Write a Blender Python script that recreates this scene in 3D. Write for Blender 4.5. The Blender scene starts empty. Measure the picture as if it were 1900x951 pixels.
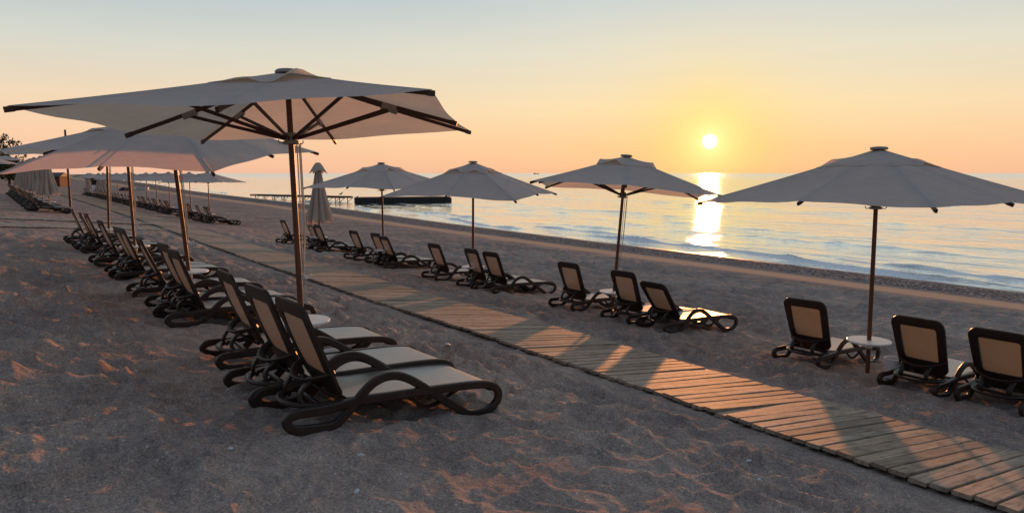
import bpy, math, random
import numpy as np
from mathutils import Matrix, Vector
R = math.radians
random.seed(7)
rng = np.random.default_rng(11)
sc = bpy.context.scene
col = sc.collection

# ------------------------------------------------------------------ camera
# world: X points out to sea, Y runs along the beach, Z = 0 is the sea level
CAMZ = 3.8
YAW = R(36.55)                      # view direction, clockwise from +Y
PITCH = math.atan(154.5 / 1322.0)
cam = bpy.data.cameras.new('camera')
cam_ob = bpy.data.objects.new('camera', cam)
col.objects.link(cam_ob)
cam.sensor_width = 36.0
cam.lens = 1322.0 / 1900.0 * 36.0
cam.clip_start = 0.05
cam.clip_end = 80000
cam_ob.location = (0, 0, CAMZ)
cam_ob.rotation_euler = (R(90) - PITCH, 0, -YAW)
sc.camera = cam_ob

# ------------------------------------------------------------------ sky and sun
SUN_AZ = YAW + math.atan(0.2744)    # clockwise from +Y
SUN_EL = R(2.4)
SUN = Vector((math.sin(SUN_AZ) * math.cos(SUN_EL), math.cos(SUN_AZ) * math.cos(SUN_EL), math.sin(SUN_EL)))
world = bpy.data.worlds.new('World')
sc.world = world
world.use_nodes = True


class NT:
    """small helper to write node trees"""
    def __init__(self, tree):
        self.t = tree
        self.n = tree.nodes
        self.l = tree.links

    def new(self, kind, **kw):
        nd = self.n.new('ShaderNode' + kind)
        for k, v in kw.items():
            setattr(nd, k, v)
        return nd

    def put(self, sock, v):
        if v is None:
            return
        if isinstance(v, bpy.types.NodeSocket):
            self.l.new(v, sock)
        else:
            if sock.type == 'RGBA' and len(v) == 3:
                v = (*v, 1)
            sock.default_value = v

    def math(self, op, a, b=None, c=None, clamp=False):
        nd = self.new('Math', operation=op, use_clamp=clamp)
        for i, v in enumerate((a, b, c)):
            self.put(nd.inputs[i], v)
        return nd.outputs[0]

    def vmath(self, op, a, b=None):
        nd = self.new('VectorMath', operation=op)
        self.put(nd.inputs[0], a)
        self.put(nd.inputs[1], b)
        return nd.outputs['Value'] if op in ('DOT_PRODUCT', 'LENGTH') else nd.outputs[0]

    def mix(self, f, a, b, mode='MIX'):
        nd = self.new('Mix', data_type='RGBA', blend_type=mode)
        self.put(nd.inputs[0], f)
        self.put(nd.inputs[6], a)
        self.put(nd.inputs[7], b)
        return nd.outputs[2]

    def ramp(self, f, stops, interp='LINEAR'):
        nd = self.new('ValToRGB')
        cr = nd.color_ramp
        cr.interpolation = interp
        while len(cr.elements) < len(stops):
            cr.elements.new(0.5)
        for e, (p, c_) in zip(cr.elements, stops):
            e.position = p
            e.color = (*c_, 1) if len(c_) == 3 else c_
        self.put(nd.inputs[0], f)
        return nd.outputs[0]

    def maprange(self, v, a, b, c=0.0, d=1.0, smooth=False):
        nd = self.new('MapRange')
        nd.clamp = True
        if smooth:
            nd.interpolation_type = 'SMOOTHSTEP'
        self.put(nd.inputs[0], v)
        for i, x in enumerate((a, b, c, d)):
            self.put(nd.inputs[i + 1], x)
        return nd.outputs[0]

    def noise(self, vec, scale, detail=3.0, rough=0.55, dist=0.0):
        nd = self.new('TexNoise')
        self.put(nd.inputs['Vector'], vec)
        self.put(nd.inputs['Scale'], scale)
        self.put(nd.inputs['Detail'], detail)
        self.put(nd.inputs['Roughness'], rough)
        self.put(nd.inputs['Distortion'], dist)
        return nd.outputs[0]

    def voro(self, vec, scale, feature='F1', out=0, rand=1.0):
        nd = self.new('TexVoronoi', feature=feature)
        self.put(nd.inputs['Vector'], vec)
        self.put(nd.inputs['Scale'], scale)
        self.put(nd.inputs['Randomness'], rand)
        return nd.outputs[out]

    def mapping(self, vec, scale=(1, 1, 1), loc=(0, 0, 0), rot=(0, 0, 0)):
        nd = self.new('Mapping')
        self.put(nd.inputs[0], vec)
        nd.inputs[1].default_value = loc
        nd.inputs[2].default_value = rot
        nd.inputs[3].default_value = scale
        return nd.outputs[0]

    def bump(self, h, strength=1.0, dist=0.01, normal=None):
        nd = self.new('Bump')
        self.put(nd.inputs['Strength'], strength)
        self.put(nd.inputs['Distance'], dist)
        self.put(nd.inputs['Height'], h)
        if normal is not None:
            self.put(nd.inputs['Normal'], normal)
        return nd.outputs[0]


def build_sky():
    k = NT(world.node_tree)
    bg = k.n['Background']
    tc = k.new('TexCoord').outputs['Generated']
    d = k.vmath('NORMALIZE', tc)
    sep = k.new('SeparateXYZ')
    k.put(sep.inputs[0], d)
    z = k.math('MAXIMUM', sep.outputs[2], 0.0)
    el = k.math('MULTIPLY', k.math('ARCSINE', z), 180 / math.pi)       # degrees above the horizon
    cosang = k.vmath('DOT_PRODUCT', d, tuple(SUN))
    ang = k.math('MULTIPLY', k.math('ARCCOSINE', k.math('MINIMUM', cosang, 0.9999999)), 180 / math.pi)
    e = k.math('POWER', k.math('DIVIDE', el, 90.0), 0.5)                # finer near the horizon
    P = lambda deg: (deg / 90.0) ** 0.5
    base = k.ramp(e, [(0.0, (0.80, 0.46, 0.33)), (P(1.0), (0.86, 0.51, 0.345)), (P(3.0), (0.87, 0.58, 0.38)),
                      (P(5.2), (0.82, 0.63, 0.44)), (P(9.0), (0.62, 0.63, 0.56)), (P(13.5), (0.41, 0.51, 0.56)),
                      (P(28.0), (0.40, 0.47, 0.54)), (1.0, (0.23, 0.29, 0.37))])
    # brighter, creamier sky towards the sun, wide lobe then narrow yellow lobe
    wide = k.math('MULTIPLY', k.math('EXPONENT', k.math('MULTIPLY', k.math('POWER', k.math('DIVIDE', ang, 27.0), 1.6), -1.0)), 0.75)
    wcol = k.ramp(e, [(0.0, (0.93, 0.47, 0.22)), (P(2.0), (1.0, 0.60, 0.25)), (P(5.0), (0.96, 0.74, 0.39)), (P(9.5), (0.85, 0.74, 0.54)),
                      (P(14.0), (0.66, 0.69, 0.65)), (P(35.0), (0.62, 0.62, 0.60)), (1.0, (0.23, 0.29, 0.37))])
    c1 = k.mix(wide, base, wcol)
    # the side of the sky away from the rising sun is dimmer and bluer
    dim = k.ramp(k.math('DIVIDE', ang, 180.0), [(0.0, (1, 1, 1)), (0.28, (1.0, 1.0, 1.0)), (0.50, (0.58, 0.64, 0.74)), (1.0, (0.27, 0.32, 0.42))])
    c1 = k.mix(1.0, c1, dim, 'MULTIPLY')
    nar = k.math('MULTIPLY', k.math('EXPONENT', k.math('MULTIPLY', k.math('POWER', k.math('DIVIDE', ang, 4.2), 1.4), -1.0)), 0.72)
    c2 = k.mix(nar, c1, (1.0, 0.68, 0.12))
    halo = k.math('EXPONENT', k.math('MULTIPLY', k.math('POWER', k.math('DIVIDE', ang, 1.55), 1.2), -1.0))
    c3 = k.mix(halo, c2, (1.3, 1.05, 0.42))
    disc = k.maprange(ang, 0.72, 0.15, 0.0, 1.0, True)
    c4 = k.mix(disc, c3, (3.2, 2.9, 2.0))
    hz = k.noise(k.mapping(d, (1.5, 1.5, 16)), 3.0, 4, 0.6)               # faint uneven haze layers
    hv = k.maprange(hz, 0.25, 0.75, 0.982, 1.018)
    hc = k.new('CombineXYZ')
    for i in range(3): k.put(hc.inputs[i], hv)
    c4 = k.mix(1.0, c4, hc.outputs[0], 'MULTIPLY')
    k.put(bg.inputs[0], c4)
    bg.inputs[1].default_value = 1.0


build_sky()
sun_l = bpy.data.lights.new('sun', 'SUN')
sun_l.energy = 3.2
sun_l.color = (1.0, 0.36, 0.11)
sun_l.angle = R(1.0)
sun_ob = bpy.data.objects.new('sun', sun_l)
col.objects.link(sun_ob)
sun_ob.location = (60, 45, 30)
sun_ob.rotation_euler = (-SUN).to_track_quat('-Z', 'Y').to_euler()

sc.view_settings.view_transform = 'Standard'
sc.view_settings.look = 'None'
sc.view_settings.gamma = 1.0
sc.view_settings.exposure = 0.12
sc.render.engine = 'CYCLES'
sc.cycles.use_denoising = True
sc.cycles.max_bounces = 8
sc.cycles.sample_clamp_indirect = 6.0


# ------------------------------------------------------------------ terrain functions
def smooth_interp(xs, ys, lo, hi, step, sig):
    g = np.arange(lo, hi + step, step)
    y = np.interp(g, xs, ys)
    n = int(4 * sig / step)
    kx = np.arange(-n, n + 1) * step
    ker = np.exp(-0.5 * (kx / sig) ** 2)
    ker /= ker.sum()
    yp = np.concatenate([np.full(n, y[0]), y, np.full(n, y[-1])])
    return g, np.convolve(yp, ker, 'valid')


SHORE_G = smooth_interp([-400, -60, 8, 16, 30, 40, 50, 75, 95, 115, 145, 170, 253, 479, 900, 3000],
                        [27, 26.4, 26.7, 27.0, 27.6, 28.1, 28.9, 31.6, 32.6, 33.7, 35.3, 37.2, 46.8, 65, 110, 420],
                        -400, 3000, 1.0, 4.0)
shore = lambda v: np.interp(v, *SHORE_G)
PROF_G = smooth_interp([-2000, -120, -30, -14, -6, 0, 12.0, 16.0, 20.4, 21.9, 22.6, 24.2, 26.9, 30, 45, 90, 3000],
                       [5.2, 4.9, 3.9, 3.35, 2.76, 2.082, 0.726, 0.60, 0.47, 0.37, 0.385, 0.28, 0.0, -0.5, -2.2, -6, -8],
                       -300, 300, 0.1, 0.22)
prof = lambda t: np.interp(t, *PROF_G)


def beach_t(u, v):
    """cross-shore coordinate, stretched so that the waterline follows the bay"""
    u = np.asarray(u, float)
    return np.where(u > 12, 12 + (u - 12) * (26.9 - 12) / (shore(v) - 12), u)


def G0(u, v):
    return prof(beach_t(u, v))


def hashf(i, j, s):
    h = (i.astype(np.int64) * 374761393 + j.astype(np.int64) * 668265263 + s * 1442695041) & 0x7fffffff
    h = ((h ^ (h >> 13)) * 1274126177) & 0x7fffffff
    h = (h ^ (h >> 16)) & 0xffff
    return h / 65535.0


def vnoise(x, y, s=0):
    xi = np.floor(x); yi = np.floor(y)
    fx = x - xi; fy = y - yi
    fx = fx * fx * fx * (fx * (fx * 6 - 15) + 10); fy = fy * fy * fy * (fy * (fy * 6 - 15) + 10)
    a = hashf(xi, yi, s); b = hashf(xi + 1, yi, s); c = hashf(xi, yi + 1, s); d = hashf(xi + 1, yi + 1, s)
    return (a + (b - a) * fx) * (1 - fy) + (c + (d - c) * fx) * fy - 0.5


def fbm(x, y, s=0, n=3):
    r = 0; a = 1.0
    for i in range(n):
        r = r + a * vnoise(x * 2 ** i + 17.3 * i, y * 2 ** i - 9.1 * i, s + i)
        a *= 0.5
    return r


def bowls(x, y, s):
    """trampled sand: concave dents of uneven depth with crests between them"""
    xi = np.floor(x); yi = np.floor(y)
    best = np.full(x.shape, 9.0)
    for dx in (-1, 0, 1):
        for dy in (-1, 0, 1):
            cx = xi + dx; cy = yi + dy
            px = cx + hashf(cx, cy, s); py = cy + hashf(cx, cy, s + 1)
            dep = hashf(cx, cy, s + 2) * 0.45
            an = hashf(cx, cy, s + 3) * 3.14
            st = 0.75 + 0.7 * hashf(cx, cy, s + 4)
            ddx = x - px; ddy = y - py
            c_ = np.cos(an); s_ = np.sin(an)
            q = ((ddx * c_ + ddy * s_) * st) ** 2 + ((-ddx * s_ + ddy * c_) / st) ** 2
            f = q + dep
            k = 0.025
            h = np.clip(0.5 + 0.5 * (best - f) / k, 0, 1)
            best = best + (f - best) * h - k * h * (1 - h)
    return best


SIDE_PATHS = [(5.85, 33.6, -7.0, 24.0), (6.3, 37.6, -7.0, 31.0)]
PATH_V = [-6, 2, 5, 12, 18, 24, 31, 33, 46, 72, 110, 200]
PATH_U = [6.42, 6.36, 6.5, 6.5, 6.55, 6.7, 7.0, 7.15, 7.5, 7.9, 8.3, 9.5]
path_u = lambda v: np.interp(v, PATH_V, PATH_U)
sstep = lambda x, a, b: (lambda q: q * q * (3 - 2 * q))(np.clip((x - a) / (b - a), 0, 1))


def sand_bump(u, v, cell):
    """fine relief of the beach; cell = mesh spacing, used to drop what the mesh cannot carry"""
    t = beach_t(u, v)
    onpath = 1 - sstep(np.abs(u - path_u(v)), 0.95, 1.5)
    for (au, av, bu, bv) in SIDE_PATHS:
        L = math.hypot(bu - au, bv - av)
        al = ((u - au) * (bu - au) + (v - av) * (bv - av)) / L
        ac = np.abs((u - au) * (bv - av) - (v - av) * (bu - au)) / L
        onpath = np.maximum(onpath, (1 - sstep(ac, 1.3, 2.2)) * (al > -1) * (al < L + 2))
    rough = (1 - 0.85 * onpath) * (1 - sstep(t, 19.2, 20.4))
    rough = rough * (1 - 0.3 * sstep(t, 11.5, 14.5))
    for ra, rb in ((1.45, 3.75), (9.1, 11.5)):                # sand pressed flatter under the lounger rows
        rough = rough * (1 - 0.45 * sstep(u, ra - 0.4, ra) * (1 - sstep(u, rb, rb + 0.4)) * (v > 2))
    rough = rough * (0.85 + 0.7 * np.clip(fbm(u * 0.16, v * 0.16, 40, 2) + 0.15, -0.2, 0.5))
    wx = u + 0.30 * fbm(u * 1.7, v * 1.7, 3, 2); wy = v + 0.30 * fbm(u * 1.7 + 50, v * 1.7, 5, 2)
    f1 = 1 - sstep(cell, 0.16, 0.30)
    f2 = 1 - sstep(cell, 0.06, 0.13)
    z = (np.clip(bowls(wx / 0.33, wy / 0.29, 60), 0, 1.0) - 0.40) * 0.20 * f1
    z = z + (np.clip(bowls(wx / 0.14 + 3, wy / 0.13, 80), 0, 1.0) - 0.40) * 0.080 * f2
    z = z + fbm(u * 9, v * 9, 9, 2) * 0.012 * f2
    z = z * rough
    z = z + fbm(u * 0.35, v * 0.35, 21, 2) * 0.05 * (1 - onpath) * (1 - sstep(t, 18, 20))
    peb = sstep(t, 22.0, 22.6) * (1 - sstep(t, 25.5, 27.0))
    z = z + peb * (fbm(u * 2.2, v * 1.2, 31, 3) * 0.05 + fbm(u * 8, v * 8, 35, 2) * 0.02 * f2)
    return z


# ------------------------------------------------------------------ mesh and object helpers
def mesh_from(name, verts, faces, smooth=False):
    me = bpy.data.meshes.new(name)
    me.from_pydata([tuple(v) for v in verts], [], [tuple(f) for f in faces])
    me.validate()
    if smooth:
        me.polygons.foreach_set('use_smooth', [True] * len(me.polygons))
    me.update()
    return me


def grid_mesh(name, X, Y, Z, keep=None, smooth=True):
    n, m = X.shape
    idx = np.arange(n * m).reshape(n, m)
    q = np.stack([idx[:-1, :-1], idx[:-1, 1:], idx[1:, 1:], idx[1:, :-1]], -1).reshape(-1, 4)
    co = np.stack([X.ravel(), Y.ravel(), Z.ravel()], 1)
    if keep is not None:
        kf = keep.ravel()[q].any(1)
        q = q[kf]
        used = np.zeros(n * m, bool); used[q.ravel()] = True
        remap = np.cumsum(used) - 1
        co = co[used]; q = remap[q]
    else:
        used = None
    me = bpy.data.meshes.new(name)
    me.vertices.add(len(co)); me.vertices.foreach_set('co', co.astype(np.float32).ravel())
    me.loops.add(q.size); me.loops.foreach_set('vertex_index', q.astype(np.int32).ravel())
    me.polygons.add(len(q)); me.polygons.foreach_set('loop_start', np.arange(0, q.size, 4, dtype=np.int32))
    me.polygons.foreach_set('use_smooth', np.full(len(q), smooth))
    me.update(calc_edges=True)
    me.validate()
    return me, used


def obj(name, me, mat=None, parent=None, loc=(0, 0, 0), rot=(0, 0, 0)):
    if mat is not None and len(me.materials) == 0:
        for m_ in (mat if isinstance(mat, (list, tuple)) else [mat]):
            me.materials.append(m_)
    o = bpy.data.objects.new(name, me)
    col.objects.link(o)
    o.location = loc
    o.rotation_euler = rot
    if parent is not None:
        o.parent = parent
    return o


def tag(o, label=None, cat=None, group=None, kind=None):
    if label: o['label'] = label
    if cat: o['category'] = cat
    if group: o['group'] = group
    if kind: o['kind'] = kind
    return o


def empty(name, loc=(0, 0, 0), rot=(0, 0, 0)):
    o = bpy.data.objects.new(name, None)
    o.empty_display_size = 0.2
    col.objects.link(o)
    o.location = loc
    o.rotation_euler = rot
    return o


def copy_tree(o, parent=None):
    c = o.copy()
    col.objects.link(c)
    c.parent = parent
    for ch in [x for x in o.children]:
        copy_tree(ch, c)
    return c


class MB:
    """collects shapes into one mesh"""
    def __init__(self):
        self.v = []; self.f = []

    def add(self, verts, faces):
        b = len(self.v)
        self.v += [tuple(x) for x in verts]
        self.f += [tuple(i + b for i in fc) for fc in faces]
        return self

    def box(self, c, s):
        x, y, z = c; a, b, d = s[0] / 2, s[1] / 2, s[2] / 2
        vs = [(x + i * a, y + j * b, z + k_ * d) for i in (-1, 1) for j in (-1, 1) for k_ in (-1, 1)]
        return self.add(vs, [(0, 1, 3, 2), (4, 6, 7, 5), (0, 4, 5, 1), (2, 3, 7, 6), (0, 2, 6, 4), (1, 5, 7, 3)])

    def beam(self, p, q, w, h, up=(0, 0, 1)):
        p = Vector(p); q = Vector(q); t = (q - p).normalized()
        s = t.cross(Vector(up))
        if s.length < 1e-4: s = Vector((1, 0, 0))
        s.normalize(); n = s.cross(t)
        ch = min(w, h) * 0.18
        pr = [(-w / 2 + ch, -h / 2), (w / 2 - ch, -h / 2), (w / 2, -h / 2 + ch), (w / 2, h / 2 - ch), (w / 2 - ch, h / 2), (-w / 2 + ch, h / 2), (-w / 2, h / 2 - ch), (-w / 2, -h / 2 + ch)]
        vs = [e + s * a + n * b for e in (p, q) for a, b in pr]
        fs = [(i, (i + 1) % 8, 8 + (i + 1) % 8, 8 + i) for i in range(8)] + [tuple(range(7, -1, -1)), tuple(range(8, 16))]
        return self.add(vs, fs)

    def sweep(self, pts, prof, closed=False, ref=(0, 1, 0), caps=True):
        """prof = list of (a along ref-ish side, b along normal)"""
        P = [Vector(p) for p in pts]; n = len(P); m = len(prof); vs = []
        ref = Vector(ref)
        for i in range(n):
            a = P[(i - 1) % n] if (closed or i > 0) else P[i]
            b = P[(i + 1) % n] if (closed or i < n - 1) else P[i]
            t = (b - a).normalized()
            s = ref - t * ref.dot(t)
            if s.length < 1e-4: s = Vector((1, 0, 0)) - t * t.x
            s.normalize(); nn = t.cross(s)
            vs += [P[i] + s * x + nn * y for x, y in prof]
        fs = []
        for i in range(n if closed else n - 1):
            j = (i + 1) % n
            fs += [(i * m + k_, i * m + (k_ + 1) % m, j * m + (k_ + 1) % m, j * m + k_) for k_ in range(m)]
        if caps and not closed:
            fs += [tuple(range(m - 1, -1, -1)), tuple((n - 1) * m + k_ for k_ in range(m))]
        return self.add(vs, fs)

    def tube(self, pts, r, m=8, closed=False, ref=(0, 1, 0.01)):
        return self.sweep(pts, [(r * math.cos(2 * math.pi * i / m), r * math.sin(2 * math.pi * i / m)) for i in range(m)], closed, ref)

    def lathe(self, rz, m=24, c=(0, 0, 0)):
        vs = [(c[0] + r * math.cos(2 * math.pi * i / m), c[1] + r * math.sin(2 * math.pi * i / m), c[2] + z) for r, z in rz for i in range(m)]
        fs = []
        for k_ in range(len(rz) - 1):
            fs += [(k_ * m + i, k_ * m + (i + 1) % m, (k_ + 1) * m + (i + 1) % m, (k_ + 1) * m + i) for i in range(m)]
        fs += [tuple(range(m - 1, -1, -1)), tuple((len(rz) - 1) * m + i for i in range(m))]
        return self.add(vs, fs)

    def build(self, name, mat=None, parent=None, smooth=True, angle=35, loc=(0, 0, 0), rot=(0, 0, 0)):
        me = mesh_from(name, self.v, self.f, smooth)
        if smooth:
            try:
                me.set_sharp_from_angle(angle=R(angle))
            except Exception:
                pass
        return obj(name, me, mat, parent, loc, rot)


def spline(pts, n=6, closed=False):
    P = [Vector(p) for p in pts]; N = len(P); out = []
    for i in range(N if closed else N - 1):
        g = lambda k_: P[k_ % N] if closed else P[max(0, min(N - 1, k_))]
        p0, p1, p2, p3 = g(i - 1), g(i), g(i + 1), g(i + 2)
        for j in range(n):
            t = j / n
            out.append(0.5 * ((2 * p1) + (p2 - p0) * t + (2 * p0 - 5 * p1 + 4 * p2 - p3) * t * t + (3 * p1 - p0 - 3 * p2 + p3) * t ** 3))
    if not closed: out.append(P[-1])
    return out


def rrect(w, h, c, n=2):
    """rounded rectangle profile, full sizes"""
    out = []
    for cx, cy, a0 in ((w / 2 - c, h / 2 - c, 0), (-w / 2 + c, h / 2 - c, 90), (-w / 2 + c, -h / 2 + c, 180), (w / 2 - c, -h / 2 + c, 270)):
        for i in range(n + 1):
            a = R(a0 + 90 * i / n)
            out.append((cx + c * math.cos(a), cy + c * math.sin(a)))
    return out


# ------------------------------------------------------------------ materials
MAT = {}


def material(name, fn):
    m_ = bpy.data.materials.new(name)
    m_.use_nodes = True
    k = NT(m_.node_tree)
    fn(k, k.n['Principled BSDF'], k.n['Material Output'])
    MAT[name] = m_
    return m_


def set_p(k, b, color=None, rough=None, normal=None, spec=None, metal=None):
    k.put(b.inputs['Base Color'], color)
    k.put(b.inputs['Roughness'], rough)
    k.put(b.inputs['Normal'], normal)
    k.put(b.inputs['Specular IOR Level'], spec)
    k.put(b.inputs['Metallic'], metal)


def m_sand(k, b, out):
    p = k.new('TexCoord').outputs['Object']
    att = k.new('Attribute', attribute_name='tcross').outputs['Fac']      # cross-shore coordinate
    g1 = k.voro(p, 170.0, out=1)                                          # single grains
    g2 = k.voro(p, 65.0, out=1)
    sg1 = k.new('SeparateColor'); k.put(sg1.inputs[0], g1)
    sg2 = k.new('SeparateColor'); k.put(sg2.inputs[0], g2)
    big = k.noise(p, 0.55, 4, 0.6)
    mid = k.noise(k.mapping(p, (1.3, 0.8, 1), rot=(0, 0, R(25))), 4.2, 5, 0.65, 0.6)
    base = k.ramp(k.math('ADD', k.math('MULTIPLY', big, 0.5), k.math('MULTIPLY', mid, 0.5)),
                  [(0.37, (0.255, 0.205, 0.180)), (0.50, (0.355, 0.282, 0.240)), (0.62, (0.465, 0.368, 0.305))])
    gr = k.ramp(sg1.outputs[0], [(0.0, (0.70, 0.70, 0.72)), (0.4, (0.95, 0.94, 0.93)), (0.80, (1.05, 1.04, 1.03)), (0.95, (1.25, 1.24, 1.22)), (1.0, (1.9, 1.9, 1.9))])
    c1 = k.mix(1.0, base, gr, 'MULTIPLY')
    gr2 = k.ramp(sg2.outputs[1], [(0.0, (0.68, 0.68, 0.70)), (0.5, (1.0, 0.99, 0.98)), (0.93, (1.08, 1.07, 1.05)), (0.985, (1.25, 1.25, 1.24)), (1.0, (1.7, 1.7, 1.7))])
    c1 = k.mix(0.85, c1, gr2, 'MULTIPLY')
    # smooth fine-sand terrace painted sunlit orange, gravel below it, wet edge at the waterline
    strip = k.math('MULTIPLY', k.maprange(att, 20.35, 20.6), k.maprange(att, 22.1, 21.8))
    grav = k.math('MULTIPLY', k.maprange(att, 21.9, 22.6), k.maprange(att, 26.4, 25.6))
    pe = k.voro(p, 16.0, out=1)
    sp = k.new('SeparateColor'); k.put(sp.inputs[0], pe)
    pcol = k.ramp(sp.outputs[0], [(0.0, (0.07, 0.062, 0.06)), (0.5, (0.18, 0.155, 0.14)), (0.85, (0.32, 0.27, 0.24)), (1.0, (0.6, 0.55, 0.5))])
    c2 = k.mix(strip, c1, (0.62, 0.40, 0.26))  # low sun's orange on the terrace is put into its base colour
    c3 = k.mix(grav, c2, pcol)
    wet = k.maprange(att, 25.9, 26.6)
    c4 = k.mix(wet, c3, k.mix(0.75, c3, (0.04, 0.034, 0.03)))
    h = k.math('ADD', k.math('MULTIPLY', k.noise(p, 42.0, 3, 0.6), 0.0035), k.math('MULTIPLY', k.voro(p, 170.0), 0.0014))
    h = k.math('ADD', h, k.math('MULTIPLY', k.noise(p, 11.0, 3, 0.6), k.math('MULTIPLY', k.math('SUBTRACT', 1.0, strip), 0.022)))
    h = k.math('ADD', h, k.math('MULTIPLY', k.math('MULTIPLY', k.voro(p, 16.0), grav), -0.03))
    lod = k.new('Attribute', attribute_name='lod').outputs['Fac']          # relief too fine for the far mesh
    far = k.math('ADD', k.math('MULTIPLY', k.voro(p, 2.6, 'SMOOTH_F1'), 0.22), k.math('MULTIPLY', k.noise(p, 3.4, 4, 0.65), 0.10))
    h = k.math('ADD', h, k.math('MULTIPLY', far, k.math('MULTIPLY', lod, k.maprange(att, 20.4, 19.6))))
    nrm = k.bump(h, 0.8, 1.0)
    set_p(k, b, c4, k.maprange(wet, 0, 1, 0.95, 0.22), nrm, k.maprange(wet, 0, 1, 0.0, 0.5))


def m_water(k, b, out):
    p = k.new('TexCoord').outputs['Object']
    foam = k.new('Attribute', attribute_name='foam').outputs['Fac']
    dist = k.vmath('LENGTH', p)
    a = k.noise(k.mapping(p, (0.55, 0.22, 1), rot=(0, 0, R(-8))), 1.0, 3, 0.55)
    c_ = k.noise(k.mapping(p, (2.6, 1.2, 1), rot=(0, 0, R(9))), 1.0, 3, 0.6)
    d = k.noise(k.mapping(p, (0.10, 0.035, 1), rot=(0, 0, R(-5))), 1.0, 2, 0.5)
    e = k.noise(k.mapping(p, (9.0, 5.0, 1)), 1.0, 2, 0.6)
    h = k.math('ADD', k.math('MULTIPLY', a, 0.29), k.math('MULTIPLY', c_, 0.045))
    h = k.math('ADD', h, k.math('MULTIPLY', d, 0.75))
    h = k.math('ADD', h, k.math('MULTIPLY', e, 0.008))
    fade = k.maprange(dist, 40, 1600, 1.0, 0.8)
    nrm = k.bump(h, fade, 1.0)
    set_p(k, b, (0.05, 0.075, 0.08), k.maprange(dist, 40, 900, 0.05, 0.22), nrm, 0.9)
    b.inputs['IOR'].default_value = 1.34
    gl = k.new('BsdfGlossy'); k.put(gl.inputs[0], (0.96, 0.99, 1.0)); k.put(gl.inputs['Normal'], nrm)
    k.put(gl.inputs['Roughness'], k.maprange(dist, 40, 900, 0.05, 0.20))
    fr = k.new('Fresnel'); fr.inputs[0].default_value = 1.34; k.put(fr.inputs['Normal'], nrm)
    wm = k.new('MixShader'); k.put(wm.inputs[0], k.math('POWER', fr.outputs[0], 0.58))
    k.l.new(b.outputs[0], wm.inputs[1]); k.l.new(gl.outputs[0], wm.inputs[2])
    fm = k.new('BsdfDiffuse')
    fn = k.noise(p, 9.0, 4, 0.7)
    k.put(fm.inputs[0], (0.90, 0.90, 0.91))
    fac = k.math('MULTIPLY', k.maprange(k.math('ADD', k.math('MULTIPLY', foam, 1.25), k.math('MULTIPLY', fn, 0.9)), 0.76, 1.12), 0.9)
    mx = k.new('MixShader')
    k.put(mx.inputs[0], fac); k.l.new(wm.outputs[0], mx.inputs[1]); k.l.new(fm.outputs[0], mx.inputs[2])
    k.l.new(mx.outputs[0], out.inputs[0])


def m_fabric(colr, trans, fac):
    def fn(k, b, out):
        p = k.new('TexCoord').outputs['Object']
        info = k.new('ObjectInfo').outputs['Random']
        w1 = k.noise(k.mapping(p, (14, 14, 60)), 6.0, 2, 0.6)
        st = k.noise(k.mapping(p, (1.2, 1.2, 18)), 2.5, 4, 0.7)
        blot = k.noise(p, 1.6, 4, 0.6)
        tint = k.math('ADD', k.math('MULTIPLY', blot, 0.30), k.math('ADD', k.math('MULTIPLY', st, 0.22), k.math('MULTIPLY', info, 0.10)))
        tint = k.math('ADD', tint, 0.68)
        vv = k.new('CombineXYZ')
        for i in range(3): k.put(vv.inputs[i], tint)
        c1 = k.mix(1.0, colr, vv.outputs[0], 'MULTIPLY')
        c2 = k.mix(1.0, trans, vv.outputs[0], 'MULTIPLY')
        nr = k.bump(k.math('ADD', k.math('MULTIPLY', w1, 0.002), k.math('MULTIPLY', k.noise(p, 3.2, 3, 0.5), 0.05)), 0.7, 1.0)
        d = k.new('BsdfDiffuse'); t = k.new('BsdfTranslucent')
        k.put(d.inputs[0], c1); k.put(t.inputs[0], c2); k.put(d.inputs['Normal'], nr)
        mx = k.new('MixShader'); mx.inputs[0].default_value = fac
        k.l.new(d.outputs[0], mx.inputs[1]); k.l.new(t.outputs[0], mx.inputs[2])
        k.l.new(mx.outputs[0], out.inputs[0])
    return fn


def m_sling(k, b, out):
    p = k.new('TexCoord').outputs['Object']
    w = k.new('TexWave', wave_type='BANDS', bands_direction='X'); k.put(w.inputs[0], p); w.inputs['Scale'].default_value = 55
    w2 = k.new('TexWave', wave_type='BANDS', bands_direction='Y'); k.put(w2.inputs[0], p); w2.inputs['Scale'].default_value = 55
    weave = k.math('MULTIPLY', w.outputs['Fac'], w2.outputs['Fac'])
    n = k.noise(p, 4.0, 4, 0.6)
    cc = k.ramp(k.math('ADD', k.math('MULTIPLY', n, 0.6), k.math('MULTIPLY', weave, 0.4)), [(0.2, (0.165, 0.150, 0.110)), (0.5, (0.24, 0.222, 0.165)), (0.8, (0.30, 0.28, 0.205))])
    d = k.new('BsdfDiffuse'); t = k.new('BsdfTranslucent'); g = k.new('BsdfGlossy')
    k.put(d.inputs[0], cc); k.put(t.inputs[0], (0.25, 0.21, 0.15)); k.put(g.inputs[0], (0.9, 0.9, 0.9)); g.inputs['Roughness'].default_value = 0.42
    k.put(d.inputs['Normal'], k.bump(weave, 0.4, 0.002))
    m1 = k.new('MixShader'); m1.inputs[0].default_value = 0.27
    k.l.new(d.outputs[0], m1.inputs[1]); k.l.new(t.outputs[0], m1.inputs[2])
    fr = k.new('Fresnel'); fr.inputs[0].default_value = 1.35
    m2 = k.new('MixShader'); k.put(m2.inputs[0], k.math('MULTIPLY', fr.outputs[0], 0.35))
    k.l.new(m1.outputs[0], m2.inputs[1]); k.l.new(g.outputs[0], m2.inputs[2])
    k.l.new(m2.outputs[0], out.inputs[0])


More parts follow.
